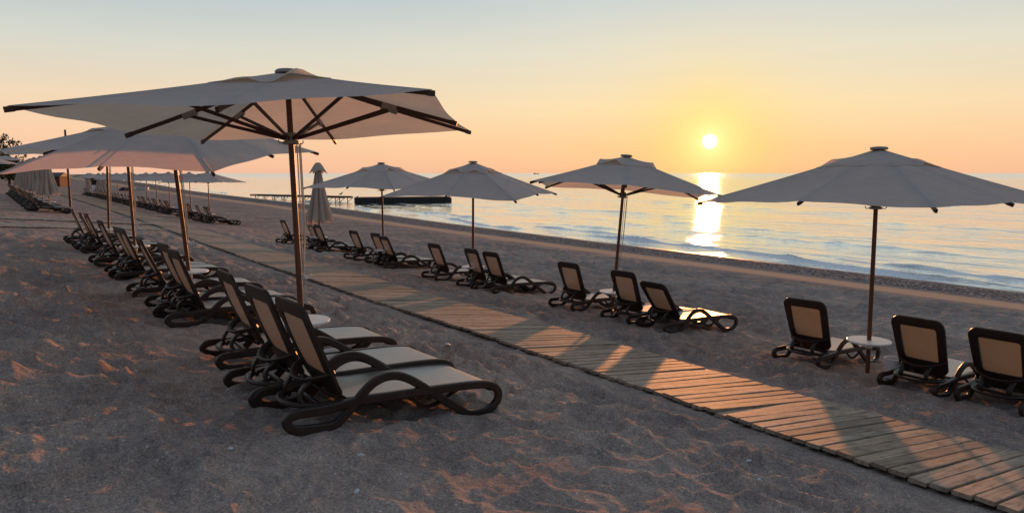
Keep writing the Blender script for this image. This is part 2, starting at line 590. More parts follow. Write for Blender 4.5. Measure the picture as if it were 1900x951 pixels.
def m_plastic(colr, rough, var=0.25, spec=0.45):
    def fn(k, b, out):
        p = k.new('TexCoord').outputs['Object']
        n = k.noise(p, 7.0, 5, 0.65)
        f = k.noise(p, 60.0, 3, 0.6)
        lo = tuple(c_ * (1 - var) for c_ in colr); hi = tuple(c_ * (1 + var) for c_ in colr)
        c1 = k.ramp(n, [(0.3, lo), (0.7, hi)])
        rr = k.maprange(k.math('ADD', k.math('MULTIPLY', n, 0.6), k.math('MULTIPLY', f, 0.4)), 0.3, 0.7, rough * 0.85, min(1.0, rough * 1.25))
        set_p(k, b, c1, rr, k.bump(f, 0.12, 0.003), spec)
    return fn


def m_wood(lo, hi, rough=0.5, axis=2, spec=0.35):
    def fn(k, b, out):
        p = k.new('TexCoord').outputs['Object']
        rnd = k.new('ObjectInfo').outputs['Random']
        s = [34, 34, 34]; s[axis] = 1.6
        off = k.new('CombineXYZ')
        for i in range(3): k.put(off.inputs[i], k.math('MULTIPLY', rnd, 31.7 + 7 * i))
        pp = k.vmath('ADD', k.mapping(p, tuple(s)), off.outputs[0])
        g = k.noise(pp, 1.0, 5, 0.65, 0.4)
        blot = k.noise(p, 3.0, 3, 0.6)
        c1 = k.ramp(k.math('ADD', k.math('MULTIPLY', g, 0.75), k.math('MULTIPLY', blot, 0.25)), [(0.3, lo), (0.7, hi)])
        set_p(k, b, c1, rough, k.bump(g, 0.3, 0.004), spec)
    return fn


def m_plank(k, b, out):
    p = k.new('TexCoord').outputs['Object']
    geo = k.new('NewGeometry').outputs['Position']
    rnd = k.new('ObjectInfo').outputs['Random']
    off = k.new('CombineXYZ')
    k.put(off.inputs[0], k.math('MULTIPLY', rnd, 57.0)); k.put(off.inputs[1], k.math('MULTIPLY', rnd, 91.0)); k.put(off.inputs[2], 0.0)
    pp = k.vmath('ADD', k.mapping(p, (2.2, 46, 30)), off.outputs[0])
    g = k.noise(pp, 1.0, 6, 0.68, 0.5)
    g2 = k.noise(k.vmath('ADD', k.mapping(p, (5, 9, 5)), off.outputs[0]), 1.0, 4, 0.6)
    c1 = k.ramp(g, [(0.26, (0.120, 0.086, 0.066)), (0.48, (0.35, 0.272, 0.21)), (0.72, (0.55, 0.452, 0.365))])
    tone = k.ramp(rnd, [(0.0, (0.70, 0.66, 0.60)), (0.3, (1.0, 0.92, 0.80)), (0.6, (1.15, 1.08, 1.0)), (0.85, (0.85, 0.9, 0.86)), (1.0, (1.28, 1.1, 0.92))])
    c2 = k.mix(1.0, c1, tone, 'MULTIPLY')
    stain = k.maprange(g2, 0.52, 0.70)
    c3 = k.mix(k.math('MULTIPLY', stain, 0.7), c2, (0.075, 0.058, 0.045))
    # wind-blown sand lying on the boards
    sn = k.noise(geo, 2.3, 4, 0.7)
    sp = k.noise(geo, 60.0, 2, 0.6)
    dust = k.maprange(k.math('ADD', sn, k.math('MULTIPLY', sp, 0.35)), 0.70, 0.86)
    c4 = k.mix(k.math('MULTIPLY', dust, 0.65), c3, (0.22, 0.19, 0.165))
    h = k.math('ADD', k.math('MULTIPLY', g, 0.005), k.math('MULTIPLY', k.noise(p, 90, 2), 0.0012))
    set_p(k, b, c4, 0.72, k.bump(h, 0.9, 1.0), 0.3)


def m_leaf(k, b, out):
    rnd = k.new('ObjectInfo').outputs['Random']
    p = k.new('TexCoord').outputs['Object']
    n = k.noise(p, 1.3, 3, 0.6)
    set_p(k, b, k.ramp(n, [(0.3, (0.022, 0.034, 0.014)), (0.7, (0.07, 0.085, 0.03))]), 0.7, None, 0.2)


def m_plain(colr, rough=0.6, spec=0.4):
    return m_plastic(colr, rough, 0.12, spec)


material('sand', m_sand)
material('water', m_water)
material('canopy_fabric', m_fabric((0.66, 0.63, 0.59), (0.88, 0.66, 0.47), 0.46))
material('folded_fabric', m_fabric((0.50, 0.43, 0.36), (0.62, 0.46, 0.32), 0.22))
material('sling_mesh', m_sling)
material('brown_plastic', m_plastic((0.034, 0.0195, 0.0145), 0.40, 0.3, 0.36))
material('grey_plastic', m_plastic((0.30, 0.265, 0.235), 0.5, 0.2))
material('white_plastic', m_plastic((0.78, 0.77, 0.75), 0.4, 0.06))
material('pole_wood', m_wood((0.085, 0.030, 0.015), (0.20, 0.078, 0.035), 0.42))
material('rib_wood', m_wood((0.040, 0.016, 0.011), (0.085, 0.034, 0.021), 0.5, 0))
material('plank_wood', m_plank)
material('joist_wood', m_wood((0.045, 0.035, 0.028), (0.10, 0.078, 0.06), 0.8, 1))
material('rope', m_plain((0.62, 0.55, 0.45), 0.85))
material('metal', m_plain((0.25, 0.24, 0.23), 0.45))
material('dark_metal', m_plain((0.05, 0.045, 0.042), 0.55))
material('pontoon', m_plain((0.035, 0.032, 0.030), 0.7))
material('leaf', m_leaf)
material('bark', m_wood((0.04, 0.03, 0.022), (0.09, 0.065, 0.045), 0.9))
material('white_stone', m_plain((0.62, 0.62, 0.64), 0.55))
material('brown_stone', m_plain((0.20, 0.16, 0.14), 0.7))
material('hut_wood', m_wood((0.10, 0.035, 0.022), (0.17, 0.06, 0.035), 0.7))
material('white_paint', m_plain((0.66, 0.68, 0.72), 0.5))
material('blue_paint', m_plain((0.45, 0.55, 0.60), 0.5))
material('dark_paint', m_plain((0.03, 0.03, 0.034), 0.5))

# ------------------------------------------------------------------ the beach
def build_sand():
    al = np.concatenate([np.linspace(-180, -56, 40)[:-1], np.linspace(-56, -46, 24)[:-1], np.linspace(-46, 46, 520), np.linspace(46, 60, 34)[1:], np.linspace(60, 180, 40)[1:]])
    rr = [0.05, 0.4, 0.9]
    r = 1.4
    while r < 2500:
        rr.append(r)
        r *= 1.0058 if r < 40 else (1.010 if r < 160 else 1.03)
    rr = np.array(rr)
    A, Rr = np.meshgrid(YAW + np.radians(al), rr)
    U = Rr * np.sin(A); V = Rr * np.cos(A)
    cell = Rr * 0.0068
    Z = G0(U, V) + sand_bump(U, V, cell)
    t = beach_t(U, V)
    me, used = grid_mesh('sand', U, V, Z, keep=(t < 60) & (V > -900))
    at = me.attributes.new('tcross', 'FLOAT', 'POINT')
    at.data.foreach_set('value', t.ravel()[used].astype(np.float32))
    at = me.attributes.new('lod', 'FLOAT', 'POINT')
    onp = 1 - sstep(np.abs(U - path_u(V)), 0.95, 1.5)
    at.data.foreach_set('value', (sstep(cell, 0.10, 0.26) * (1 - onp)).ravel()[used].astype(np.float32))
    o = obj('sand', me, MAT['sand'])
    tag(o, 'dark grey trampled beach sand sloping down to the water', 'sand', kind='structure')


build_sand()


def G(u, v):
    """true ground height at a point"""
    u = np.asarray([float(u)]); v = np.asarray([float(v)])
    r = math.hypot(u[0], v[0])
    return float((G0(u, v) + sand_bump(u, v, np.array([r * 0.0068])))[0])


def Gs(u, v):
    return float(G0(np.array([float(u)]), np.array([float(v)]))[0])


def slope_at(u, v):
    return math.atan((Gs(u - 0.5, v) - Gs(u + 0.5, v)) / 1.0)


# ------------------------------------------------------------------ the sea
def build_water():
    al = np.concatenate([np.linspace(-75, -46, 30)[:-1], np.linspace(-46, 46, 420), np.linspace(46, 100, 60)[1:]])
    rr = []
    r = 16.0
    while r < 50000:
        rr.append(r)
        r *= 1.0062 if r < 150 else (1.012 if r < 400 else 1.06)
    A, Rr = np.meshgrid(YAW + np.radians(al), np.array(rr))
    U = Rr * np.sin(A); V = Rr * np.cos(A)
    d = U - shore(V)
    fade = 1 - sstep(Rr, 160, 420)
    ph = d + 1.1 * fbm(V / 13, d / 9, 71, 2) * 2 + 0.35 * fbm(V / 2.5, d / 3, 75, 2)
    h = np.zeros_like(U); foam = np.zeros_like(U)

    def crest(at, width, amp, seed, lo, thr):
        nonlocal h, foam
        x = ph - at
        m_ = sstep(vnoise(V / lo + seed * 3.7, d * 0 + seed, seed), thr, thr + 0.25)
        # steep landward face, long back
        w = np.where(x < 0, width * 0.45, width * 1.5)
        pr = np.exp(-(x / w) ** 2)
        h = h + amp * pr * m_ * np.clip(0.8 + 1.3 * fbm(V / 2.6, d / 4.0, seed + 3, 3), 0.15, 1.5)
        return x, m_
    for i, (at, wd, am, lo, thr) in enumerate([(1.9, 0.34, 0.17, 9, -0.25), (3.9, 0.42, 0.15, 11, -0.1), (6.0, 0.6, 0.12, 12, -0.1), (9.5, 0.8, 0.10, 14, -0.1),
                                               (14, 1.0, 0.10, 17, -0.1), (20, 1.2, 0.10, 20, -0.1), (28, 1.5, 0.11, 24, -0.1), (39, 2.0, 0.12, 30, -0.1), (55, 2.5, 0.12, 40, -0.1)]):
        x, m_ = crest(at, wd, am, 100 + i * 7, lo, thr)
        if i < 2:
            brk = np.exp(-((x + 0.18) / 0.24) ** 2) * sstep(m_, 0.55, 0.95) * (0.55 + 0.9 * np.clip(fbm(V / 1.3, d / 0.5, 130, 3) + 0.25, 0, 1))
            foam = np.maximum(foam, brk * (1.0 if i == 0 else 0.75))
    h = h + 0.035 * fbm(U / 2.2, V / 5.0, 140, 3) * fade
    h = h * fade * sstep(d, -0.9, 1.4)
    # swash: lace of foam at the waterline
    edge = np.exp(-((d - 0.1 - 0.5 * fbm(V / 3.0, V * 0, 150, 2)) / 0.22) ** 2)
    foam = np.maximum(foam, 0.40 * edge * (0.5 + np.clip(fbm(V / 1.1, d / 0.6, 155, 3) + 0.2, 0, 1)))
    Z = h + 0.012
    me, used = grid_mesh('sea', U, V, Z, keep=(d > -1.6))
    at = me.attributes.new('foam', 'FLOAT', 'POINT')
    at.data.foreach_set('value', np.clip(foam, 0, 1).ravel()[used].astype(np.float32))
    o = obj('sea', me, MAT['water'])
    tag(o, 'calm pale sea with small breaking waves at the shore', 'sea', kind='structure')


build_water()

# ------------------------------------------------------------------ boardwalks
def plank_mesh(i, L, W, T):
    r_ = random.Random(i)
    ch = 0.006
    vs = []
    xs = [-L / 2, -L / 6, L / 6, L / 2]
    jit = [(r_.uniform(-.004, .004), r_.uniform(-.004, .004), r_.uniform(-.004, .003)) for _ in xs]
    for x, (j0, j1, jz) in zip(xs, jit):
        for y, z in ((-W / 2, -T), (W / 2, -T), (W / 2, -ch), (W / 2 - ch, 0), (-W / 2 + ch, 0), (-W / 2, -ch)):
            vs.append((x, y + (j0 if y < 0 else j1), z + jz))
    fs = []
    for k_ in range(3):
        fs += [(k_ * 6 + a, k_ * 6 + (a + 1) % 6, k_ * 6 + 6 + (a + 1) % 6, k_ * 6 + 6 + a) for a in range(6)]
    fs += [tuple(range(5, -1, -1)), tuple(range(18, 24))]
    me = mesh_from('plank', vs, fs)
    me.materials.append(MAT['plank_wood'])
    return me


def boardwalk(name, label, line, width, pitch, s0, s1, top=0.06, nmax=300, thick=0.034, gap=0.019):
    """line(s) -> (u, v, du, dv) centre line point and direction by length"""
    meshes = [plank_mesh(i + int(width * 100), width, pitch - gap, thick) for i in range(7)]
    root = empty(name, (*line(s0)[:2], Gs(*line(s0)[:2])))
    tag(root, label, 'boardwalk', kind='structure')
    inv = root.location.copy()
    n = int((s1 - s0) / pitch)
    rest = MB()
    for i in range(n):
        u, v, du, dv = line(s0 + i * pitch)
        nu, nv = dv, -du                                      # plank axis, pointing to the sea side
        za = Gs(u - nu * width / 2, v - nv * width / 2); zb = Gs(u + nu * width / 2, v + nv * width / 2)
        tilt = math.atan2(za - zb, width) + random.gauss(0, 0.004)
        yaw = math.atan2(nv, nu) + random.gauss(0, 0.0035)
        sh = random.gauss(0, 0.007)
        z = (za + zb) / 2 + top + 0.012 * math.sin(v * 0.9) + random.gauss(0, 0.003)
        loc = Vector((u + nu * sh, v + nv * sh, z))
        if i < nmax:
            o = bpy.data.objects.new('plank', random.choice(meshes))
            col.objects.link(o)
            o.parent = root
            o.location = loc - inv
            o.rotation_euler = (random.gauss(0, 0.012), tilt, yaw)
            o.scale = (random.uniform(0.985, 1.012), random.uniform(0.96, 1.02), 1)
        else:
            M = Matrix.Translation(loc - inv) @ Matrix.Rotation(yaw, 4, 'Z') @ Matrix.Rotation(tilt, 4, 'Y')
            b = MB().box((0, 0, -thick / 2), (width, pitch - 0.014, thick))
            rest.add([M @ Vector(q) for q in b.v], b.f)
    if rest.v:
        o = rest.build('far_planks', MAT['plank_wood'], root, smooth=False)
        o['kind'] = 'stuff'
    for off in (-width * 0.42, 0.0, width * 0.42):
        pts = []
        for s in np.arange(s0, s1, 0.6):
            u, v, du, dv = line(s)
            uu, vv = u + dv * off, v - du * off
            pts.append(Vector((uu, vv, Gs(uu, vv) + top - thick - 0.035 + 0.012 * math.sin(vv * 0.9))) - inv)
        MB().sweep(pts, rrect(0.05, 0.075, 0.006, 1), ref=(dv, -du, 0)).build('joist', MAT['joist_wood'], root, smooth=False)
    return root


def main_line(s):
    v = s
    u = float(path_u(v))
    du = float(path_u(v + 0.5) - path_u(v - 0.5)); L = math.hypot(du, 1)
    return u, v, du / L, 1 / L


boardwalk('boardwalk', 'long weathered plank boardwalk running down the beach between the two lounger rows', main_line, 1.78, 0.142, -1.0, 120.0)


def seg_line(a, b):
    L = math.hypot(b[0] - a[0], b[1] - a[1])
    du, dv = (b[0] - a[0]) / L, (b[1] - a[1]) / L
    return (lambda s: (a[0] + du * s, a[1] + dv * s, du, dv)), L


ln, LL = seg_line((5.85, 33.6), (-7.0, 24.0))
boardwalk('boardwalk', 'plank side path branching left off the main boardwalk, nearer of the two', ln, 1.75, 0.23, 0.0, LL, 0.048, nmax=80, gap=0.045)
ln, LL = seg_line((6.3, 37.6), (-7.0, 31.0))
boardwalk('boardwalk', 'narrow plank side path branching left, farther of the two', ln, 1.3, 0.23, 0.0, LL, 0.048, nmax=80, gap=0.045)

# ------------------------------------------------------------------ sun loungers
FR_PATH = [(0.60, .225), (0.80, .240), (1.05, .256), (1.35, .272), (1.62, .284), (1.80, .280), (1.905, .245), (1.945, .18), (1.925, .11), (1.85, .055), (1.74, .033), (1.635, .034),
           (1.53, .085), (1.40, .155), (1.26, .235), (1.12, .315), (1.0, .375), (0.90, .405), (0.80, .402), (0.71, .365), (0.64, .305), (0.565, .215), (0.49, .125), (0.43, .062), (0.36, .034), (0.24, .030),
           (0.12, .032), (0.055, .055), (0.03, .095), (0.055, .135), (0.12, .155), (0.23, .164), (0.36, .178), (0.48, .200)]
BACK_PIV = (0.50, 0.255)


def build_lounger_meshes():
    Ms = {}
    pr = rrect(0.050, 0.070, 0.011, 1)
    for side, nm in ((-1, 'a'), (1, 'b')):
        pts = spline([(x, side * (0.345 + 0.012 * math.exp(-((x - .9) / .3) ** 2)), z) for x, z in FR_PATH], 3, True)
        m = MB().sweep(pts, pr, True)
        Ms['side_' + nm] = m
    # seat: sling with a rolled foot end
    m = MB()
    xs = np.linspace(0.50, 1.93, 26); ys = np.linspace(-0.316, 0.316, 9)
    zf = lambda x: float(np.interp(x, [0.5, 0.8, 1.05, 1.35, 1.62, 1.75, 1.83, 1.90, 1.93], [0.245, 0.262, 0.282, 0.300, 0.313, 0.312, 0.300, 0.262, 0.225]))
    vs = [(x, y, zf(x) - 0.012 * (1 - (y / 0.316) ** 2) * math.sin(math.pi * min(1, max(0, (x - .5) / 1.4)))) for x in xs for y in ys]
    fs = [(i * 9 + j, i * 9 + j + 1, i * 9 + j + 10, i * 9 + j + 9) for i in range(25) for j in range(8)]
    nb = len(vs)
    vs2 = vs + [(x, y, z - 0.007) for x, y, z in vs]
    fs2 = fs + [tuple(nb + q for q in reversed(f_)) for f_ in fs]
    m.add(vs2, fs2)
    Ms['sling'] = m
    # seat under-frame: edge rails and cross bars
    m = MB()
    for s in (-1, 1):
        m.sweep(spline([(x, s * 0.306, zf(x) - 0.030) for x in (0.5, 0.8, 1.1, 1.4, 1.62, 1.75, 1.84, 1.91)], 3), rrect(0.03, 0.034, 0.008, 1))
    for x in (0.56, 1.0, 1.42, 1.88):
        m.beam((x, -0.31, zf(x) - 0.045), (x, 0.31, zf(x) - 0.045), 0.05, 0.03)
    # low diagonal braces under the seat
    for s in (-1, 1):
        m.sweep(spline([(1.05, s * 0.22, 0.235), (1.18, s * 0.24, 0.13), (1.30, s * 0.25, 0.10), (1.45, s * 0.26, 0.17), (1.58, s * 0.27, 0.25)], 4), rrect(0.03, 0.03, 0.008, 1))
    Ms['seat_frame'] = m
    # backrest, local: x along the back upward, z = rear side, origin at the pivot
    def ring(w0, w1, x0, x1, c, bow, n=7):
        pts = []
        for cx, cy, a0 in ((x1 - c, w1 - c, 0), (x0 + c, w0 - c, 90), (x0 + c, -w0 + c, 180), (x1 - c, -w1 + c, 270)):
            for i in range(n):
                a = R(a0 + 90 * i / (n - 1))
                pts.append([cx + c * math.cos(a), cy + c * math.sin(a)])
        pts = [[x + (bow * (1 - (y / max(w1, .01)) ** 2) if x > (x0 + x1) / 2 else -bow * 1.3 * (1 - (y / max(w0, .01)) ** 2)), y] for x, y in pts]
        return pts
    out = ring(0.308, 0.332, 0.0, 0.80, 0.105, 0.016)
    inn = ring(0.215, 0.228, 0.205, 0.685, 0.030, 0.018)
    m = MB(); n = len(out)
    mid = [[(a[0] * .55 + b[0] * .45), (a[1] * .55 + b[1] * .45)] for a, b in zip(out, inn)]
    crv = lambda x: 0.030 * math.sin(math.pi * min(1, max(0, x / 0.8)))
    layers = [(out, 0.006), (out, 0.030), (mid, 0.040), (inn, 0.030), (inn, 0.006), (mid, -0.004)]
    vs = []
    for pts, z in layers:
        vs += [(x, y, z + crv(x)) for x, y in pts]
    fs = []
    L = len(layers)
    for a in range(L):
        b = (a + 1) % L
        fs += [(a * n + i, b * n + i, b * n + (i + 1) % n, a * n + (i + 1) % n) for i in range(n)]
    m.add(vs, fs)
    Ms['backrest'] = m
    m = MB()
    nx, ny = 12, 9
    vs = []
    for i in range(nx):
        for j in range(ny):
            x = 0.19 + 0.51 * i / (nx - 1); y = (-1 + 2 * j / (ny - 1)) * (0.215 + 0.013 * i / (nx - 1) + 0.006)
            vs.append((x, y, 0.017 + crv(x) + 0.008 * (1 - (y / .22) ** 2)))
    fs = [(i * ny + j, i * ny + j + 1, i * ny + j + ny + 1, i * ny + j + ny) for i in range(nx - 1) for j in range(ny - 1)]
    m.add(vs, fs)
    Ms['back_sling'] = m
    # crescent stay behind the back and the bowed head bar with its struts
    m = MB()
    st = spline([(0.395, -0.285, 0.44), (0.30, -0.235, 0.385), (0.235, -0.12, 0.345), (0.215, 0, 0.335), (0.235, 0.12, 0.345), (0.30, 0.235, 0.385), (0.395, 0.285, 0.44)], 4)
    m.sweep(st, rrect(0.028, 0.072, 0.012, 1), ref=(0.4, 0, 1))
    for s in (-1, 1):
        m.sweep(spline([(0.26, s * 0.17, 0.355), (0.20, s * 0.155, 0.28), (0.19, s * 0.16, 0.21), (0.23, s * 0.18, 0.165)], 4), rrect(0.055, 0.032, 0.010, 1), ref=(0, 1, 0))
        m.sweep(spline([(0.27, s * 0.06, 0.335), (0.36, s * 0.10, 0.27), (0.47, s * 0.16, 0.225)], 3), rrect(0.052, 0.028, 0.010, 1), ref=(0, 1, 0))
    Ms['back_stay'] = m
    m = MB()
    hb = spline([(0.46, -0.30, 0.205), (0.30, -0.27, 0.185), (0.165, -0.17, 0.168), (0.115, 0, 0.16), (0.165, 0.17, 0.168), (0.30, 0.27, 0.185), (0.46, 0.30, 0.205)], 4)
    m.sweep(hb, rrect(0.034, 0.072, 0.014, 1), ref=(0.2, 0, 1))
    m.beam((0.33, -0.30, 0.17), (0.33, 0.30, 0.17), 0.035, 0.03)
    Ms['head_bar'] = m
    return Ms


LM = build_lounger_meshes()
LROT = lambda deg: (0, -R(180 - deg), 0)         # backrest leaning rearwards by its angle from the ground


def make_lounger(detail=True):
    root = empty('sun_lounger')
    bp = MAT['brown_plastic']
    ang = 62.0
    if detail:
        LM['side_a'].build('side_frame', bp, root); LM['side_b'].build('side_frame', bp, root)
        sf = LM['seat_frame'].build('seat_frame', bp, root)
        LM['sling'].build('seat_sling', MAT['sling_mesh'], root, smooth=True)
        bk = LM['backrest'].build('backrest', bp, root, loc=(BACK_PIV[0], 0, BACK_PIV[1]), rot=LROT(ang))
        LM['back_sling'].build('back_sling', MAT['sling_mesh'], bk)
        LM['back_stay'].build('back_stay', bp, root)
        LM['head_bar'].build('head_bar', bp, root)
    return root


def far_lounger_mesh():
    """the same lounger as one mesh with two materials, for those only a few pixels wide"""
    vs, fs, mi = [], [], []
    M = Matrix.Translation((BACK_PIV[0], 0, BACK_PIV[1])) @ Matrix.Rotation(LROT(62)[1], 4, 'Y')
    for key, mat_i in (('side_a', 0), ('side_b', 0), ('seat_frame', 0), ('sling', 1), ('backrest', 0), ('back_sling', 1), ('back_stay', 0), ('head_bar', 0)):
        mb = LM[key]; b = len(vs)
        vs += [tuple(M @ Vector(v)) if key in ('backrest', 'back_sling') else v for v in mb.v]
        fs += [tuple(i + b for i in f_) for f_ in mb.f]
        mi += [mat_i] * len(mb.f)
    me = mesh_from('sun_lounger', vs, fs, True)
    me.materials.append(MAT['brown_plastic']); me.materials.append(MAT['sling_mesh'])
    me.polygons.foreach_set('material_index', mi)
    me.set_sharp_from_angle(angle=R(35))
    return me


proto_lounger = make_lounger()
proto_used = [False]
far_me = far_lounger_mesh()


def ground_frame(u, v, yaw, L=1.7):
    """sit a thing of length L along its own x on the sand"""
    c_, s_ = math.cos(yaw), math.sin(yaw)
    z0 = G(u + c_ * 0.2, v + s_ * 0.2) * 0.5 + Gs(u + c_ * 0.2, v + s_ * 0.2) * 0.5
    z1 = G(u + c_ * L, v + s_ * L) * 0.5 + Gs(u + c_ * L, v + s_ * L) * 0.5
    tilt = math.atan2(z0 - z1, L - 0.2)
    return (u, v, z0 + math.tan(tilt) * 0.2 - 0.008), (0, tilt, yaw)


def place_lounger(u, v, label, group, yaw=0.0, back=None, far=False):
    loc, rot = ground_frame(u, v, yaw)
    if far:
        o = bpy.data.objects.new('sun_lounger', far_me)
        col.objects.link(o)
    elif not proto_used[0]:
        o = proto_lounger; proto_used[0] = True
    else:
        o = copy_tree(proto_lounger)
    o.location = loc; o.rotation_euler = rot
    if back is not None:
        for ch in o.children:
            if ch.name.startswith('backrest'):
                ch.rotation_euler = LROT(back)
    tag(o, label, 'sun lounger', group)
    return o


# ------------------------------------------------------------------ umbrellas
def rib_dirs(a, zc, zm, zp):
    tips = []
    for i in range(8):
        cx, cy = [(-1, -1), (0, -1), (1, -1), (1, 0), (1, 1), (0, 1), (-1, 1), (-1, 0)][i]
        tips.append(Vector((cx * a, cy * a, zc if cx and cy else zm)))
    return tips


def rib_pt(tip, zp, s, bend=-0.012):
    p = Vector((tip.x * s, tip.y * s, zp - 0.04 + (tip.z - zp + 0.04) * s))
    p.z += bend * math.sin(math.pi * s)
    return p


def make_umbrella(a, zc, zm, zp, seed=0, sag=0.05, ropes=True, zhub=None, detail=True):
    r_ = random.Random(seed)
    root = empty('beach_umbrella')
    tips = rib_dirs(a, zc, zm, zp)
    fab = MAT['canopy_fabric']
    zhub = zhub if zhub is not None else zp - 0.64
    for i in range(8):
        A, B = tips[i], tips[(i + 1) % 8]
        corner_first = i % 2 == 0
        ns, nt_ = (14, 10) if detail else (6, 4)
        vs = []
        sg = sag * r_.uniform(0.6, 1.3)
        for k_ in range(ns):
            s = 0.035 + (1 - 0.035) * k_ / (ns - 1)
            pa, pb = rib_pt(A, zp, s), rib_pt(B, zp, s)
            for j in range(nt_):
                t = j / (nt_ - 1)
                p = pa.lerp(pb, t)
                w = 4 * t * (1 - t)
                p.z -= sg * w * s ** 1.5
                # the hem is cut in a shallow curve between the ribs
                p.x *= 1 - 0.012 * w * s ** 6; p.y *= 1 - 0.012 * w * s ** 6
                p.z += 0.009 * w * s ** 6
                p.z += (0.008 * math.sin(7 * t + 5 * s + i) + 0.010 * math.sin(4 * s * (1 + i % 3) - 5 * t + 2 * i)) * w * s
                p.z += 0.012
                vs.append(p)
        fs = [(k_ * nt_ + j, (k_ + 1) * nt_ + j, (k_ + 1) * nt_ + j + 1, k_ * nt_ + j + 1) for k_ in range(ns - 1) for j in range(nt_ - 1)]
        MB().add(vs, fs).build('canopy_panel', fab, root, angle=80)
    # vent cap: small second roof whose hem lifts between the ribs
    vs = []; nr, na = 7, 64
    lift = [r_.choice((0.02, 0.06, 0.09, 0.12)) for _ in range(8)]
    lim = 0.34
    for k_ in range(nr):
        s = 0.03 + (lim - 0.03) * k_ / (nr - 1)
        for j in range(na):
            q = j / na * 8; i = int(q) % 8; t = q - int(q)
            p = rib_pt(tips[i], zp, s).lerp(rib_pt(tips[(i + 1) % 8], zp, s), t)
            w = math.sin(math.pi * t) ** 2.5
            p.z += 0.018 + lift[i] * w * (s / lim) ** 2.2
            p.x *= 1 - 0.10 * w * (s / lim) ** 4; p.y *= 1 - 0.10 * w * (s / lim) ** 4
            vs.append(p)
    fs = [(k_ * na + j, (k_ + 1) * na + j, (k_ + 1) * na + (j + 1) % na, k_ * na + (j + 1) % na) for k_ in range(nr - 1) for j in range(na)]
    fs.append(tuple(range(na)))
    MB().add(vs, fs).build('vent_cap', fab, root, angle=80)
    # pole
    MB().lathe([(0.030, -0.30), (0.030, 0.8), (0.0295, 2.0), (0.028, zp - 0.02)], 14).build('pole', MAT['pole_wood'], root)
    fin = MB().lathe([(0.105, 0.0), (0.118, 0.006), (0.118, 0.028), (0.10, 0.040), (0.04, 0.046), (0.001, 0.047)], 16, (0, 0, zp - 0.043)).build('finial', MAT['grey_plastic'], root)
    hub = MB().lathe([(0.05, -0.06), (0.085, -0.055), (0.085, -0.03), (0.06, -0.02), (0.06, 0.05), (0.045, 0.06)], 16, (0, 0, zhub))
    if detail:
        for i in range(4):
            q = R(45 + 90 * i)
            hub.tube([(math.cos(q) * x, math.sin(q) * x, zhub + z) for x, z in ((0.08, -0.045), (0.12, -0.05), (0.135, -0.035), (0.132, -0.015))], 0.006, 6)
    hub.build('runner_hub', MAT['grey_plastic'], root)
    for i, tp in enumerate(tips):
        d = Vector((tp.x, tp.y, 0)).normalized()
        m = MB()
        pts = [rib_pt(tp, zp, s) + Vector((0, 0, -0.018)) for s in (0.03, 0.25, 0.5, 0.75, 1.0)]
        e = (pts[-1] - pts[-2]).normalized()
        pts[-1] = pts[-1] + e * 0.008
        m.sweep(pts, rrect(0.022, 0.038, 0.004, 1), ref=d.cross(Vector((0, 0, 1))))
        rb = m.build('rib', MAT['rib_wood'], root, angle=30)
        if detail:
            c_ = pts[-1]
            MB().beam(c_ - e * 0.06, c_ + e * 0.012, 0.032, 0.046).build('rib_cap', MAT['rib_wood'], rb, smooth=False)
        sj = 0.50 if i % 2 == 0 else 0.60
        j = rib_pt(tp, zp, sj) + Vector((0, 0, -0.055))
        h0 = Vector((d.x * 0.06, d.y * 0.06, zhub))
        MB().beam(h0, j, 0.020, 0.034).build('strut', MAT['rib_wood'], root, smooth=False)
        if detail:
            ja = rib_pt(tp, zp, sj - 0.035); jb = rib_pt(tp, zp, sj + 0.05)
            MB().beam(ja + Vector((0, 0, -0.030)), jb + Vector((0, 0, -0.030)), 0.034, 0.062).build('bracket', MAT['grey_plastic'], root, smooth=False)
    if ropes:
        for k_, (dx, dy, zb) in enumerate(((0.052, 0.02, 0.95), (0.085, -0.01, 0.93), (0.092, 0.012, 0.96))):
            pts = [(dx, dy, zhub - 0.06), (dx * 0.97, dy, zhub - 0.9), (dx * 0.85, dy * 0.8, zb + 0.3), (0.045, 0.01, zb)]
            MB().tube(spline(pts, 4), 0.0062, 6).build('rope', MAT['rope'], root)
        cl = MB()
        cl.tube([(0.03, 0, 0.93), (0.06, 0, 0.935)], 0.014, 8)
        cl.tube(spline([(0.055, -0.012, 0.985), (0.065, 0, 0.94), (0.085, 0.02, 0.93), (0.125, 0.03, 0.965)], 4), 0.012, 8)
        cl.build('cleat', MAT['white_plastic'], root)
        kn = spline([(0.05, 0, 0.95), (0.075, 0.015, 0.88), (0.05, 0.02, 0.80), (0.08, -0.01, 0.78), (0.06, -0.02, 0.86), (0.045, 0.012, 0.76), (0.08, 0.02, 0.69)], 6)
        MB().tube(kn, 0.005, 5).build('rope_tail', MAT['rope'], root)
    return root


def place_umbrella(root, u, v, yaw=0.0, lu=0.0, lv=0.0, label='', group=None):
    z = Vector((lu, lv, 1)).normalized()
    q = Vector((0, 0, 1)).rotation_difference(z).to_matrix().to_4x4()
    M = Matrix.Translation((u, v, Gs(u, v))) @ q @ Matrix.Rotation(yaw, 4, 'Z')
    root.matrix_world = M
    root.rotation_mode = 'XYZ'
    tag(root, label, 'umbrella', group)


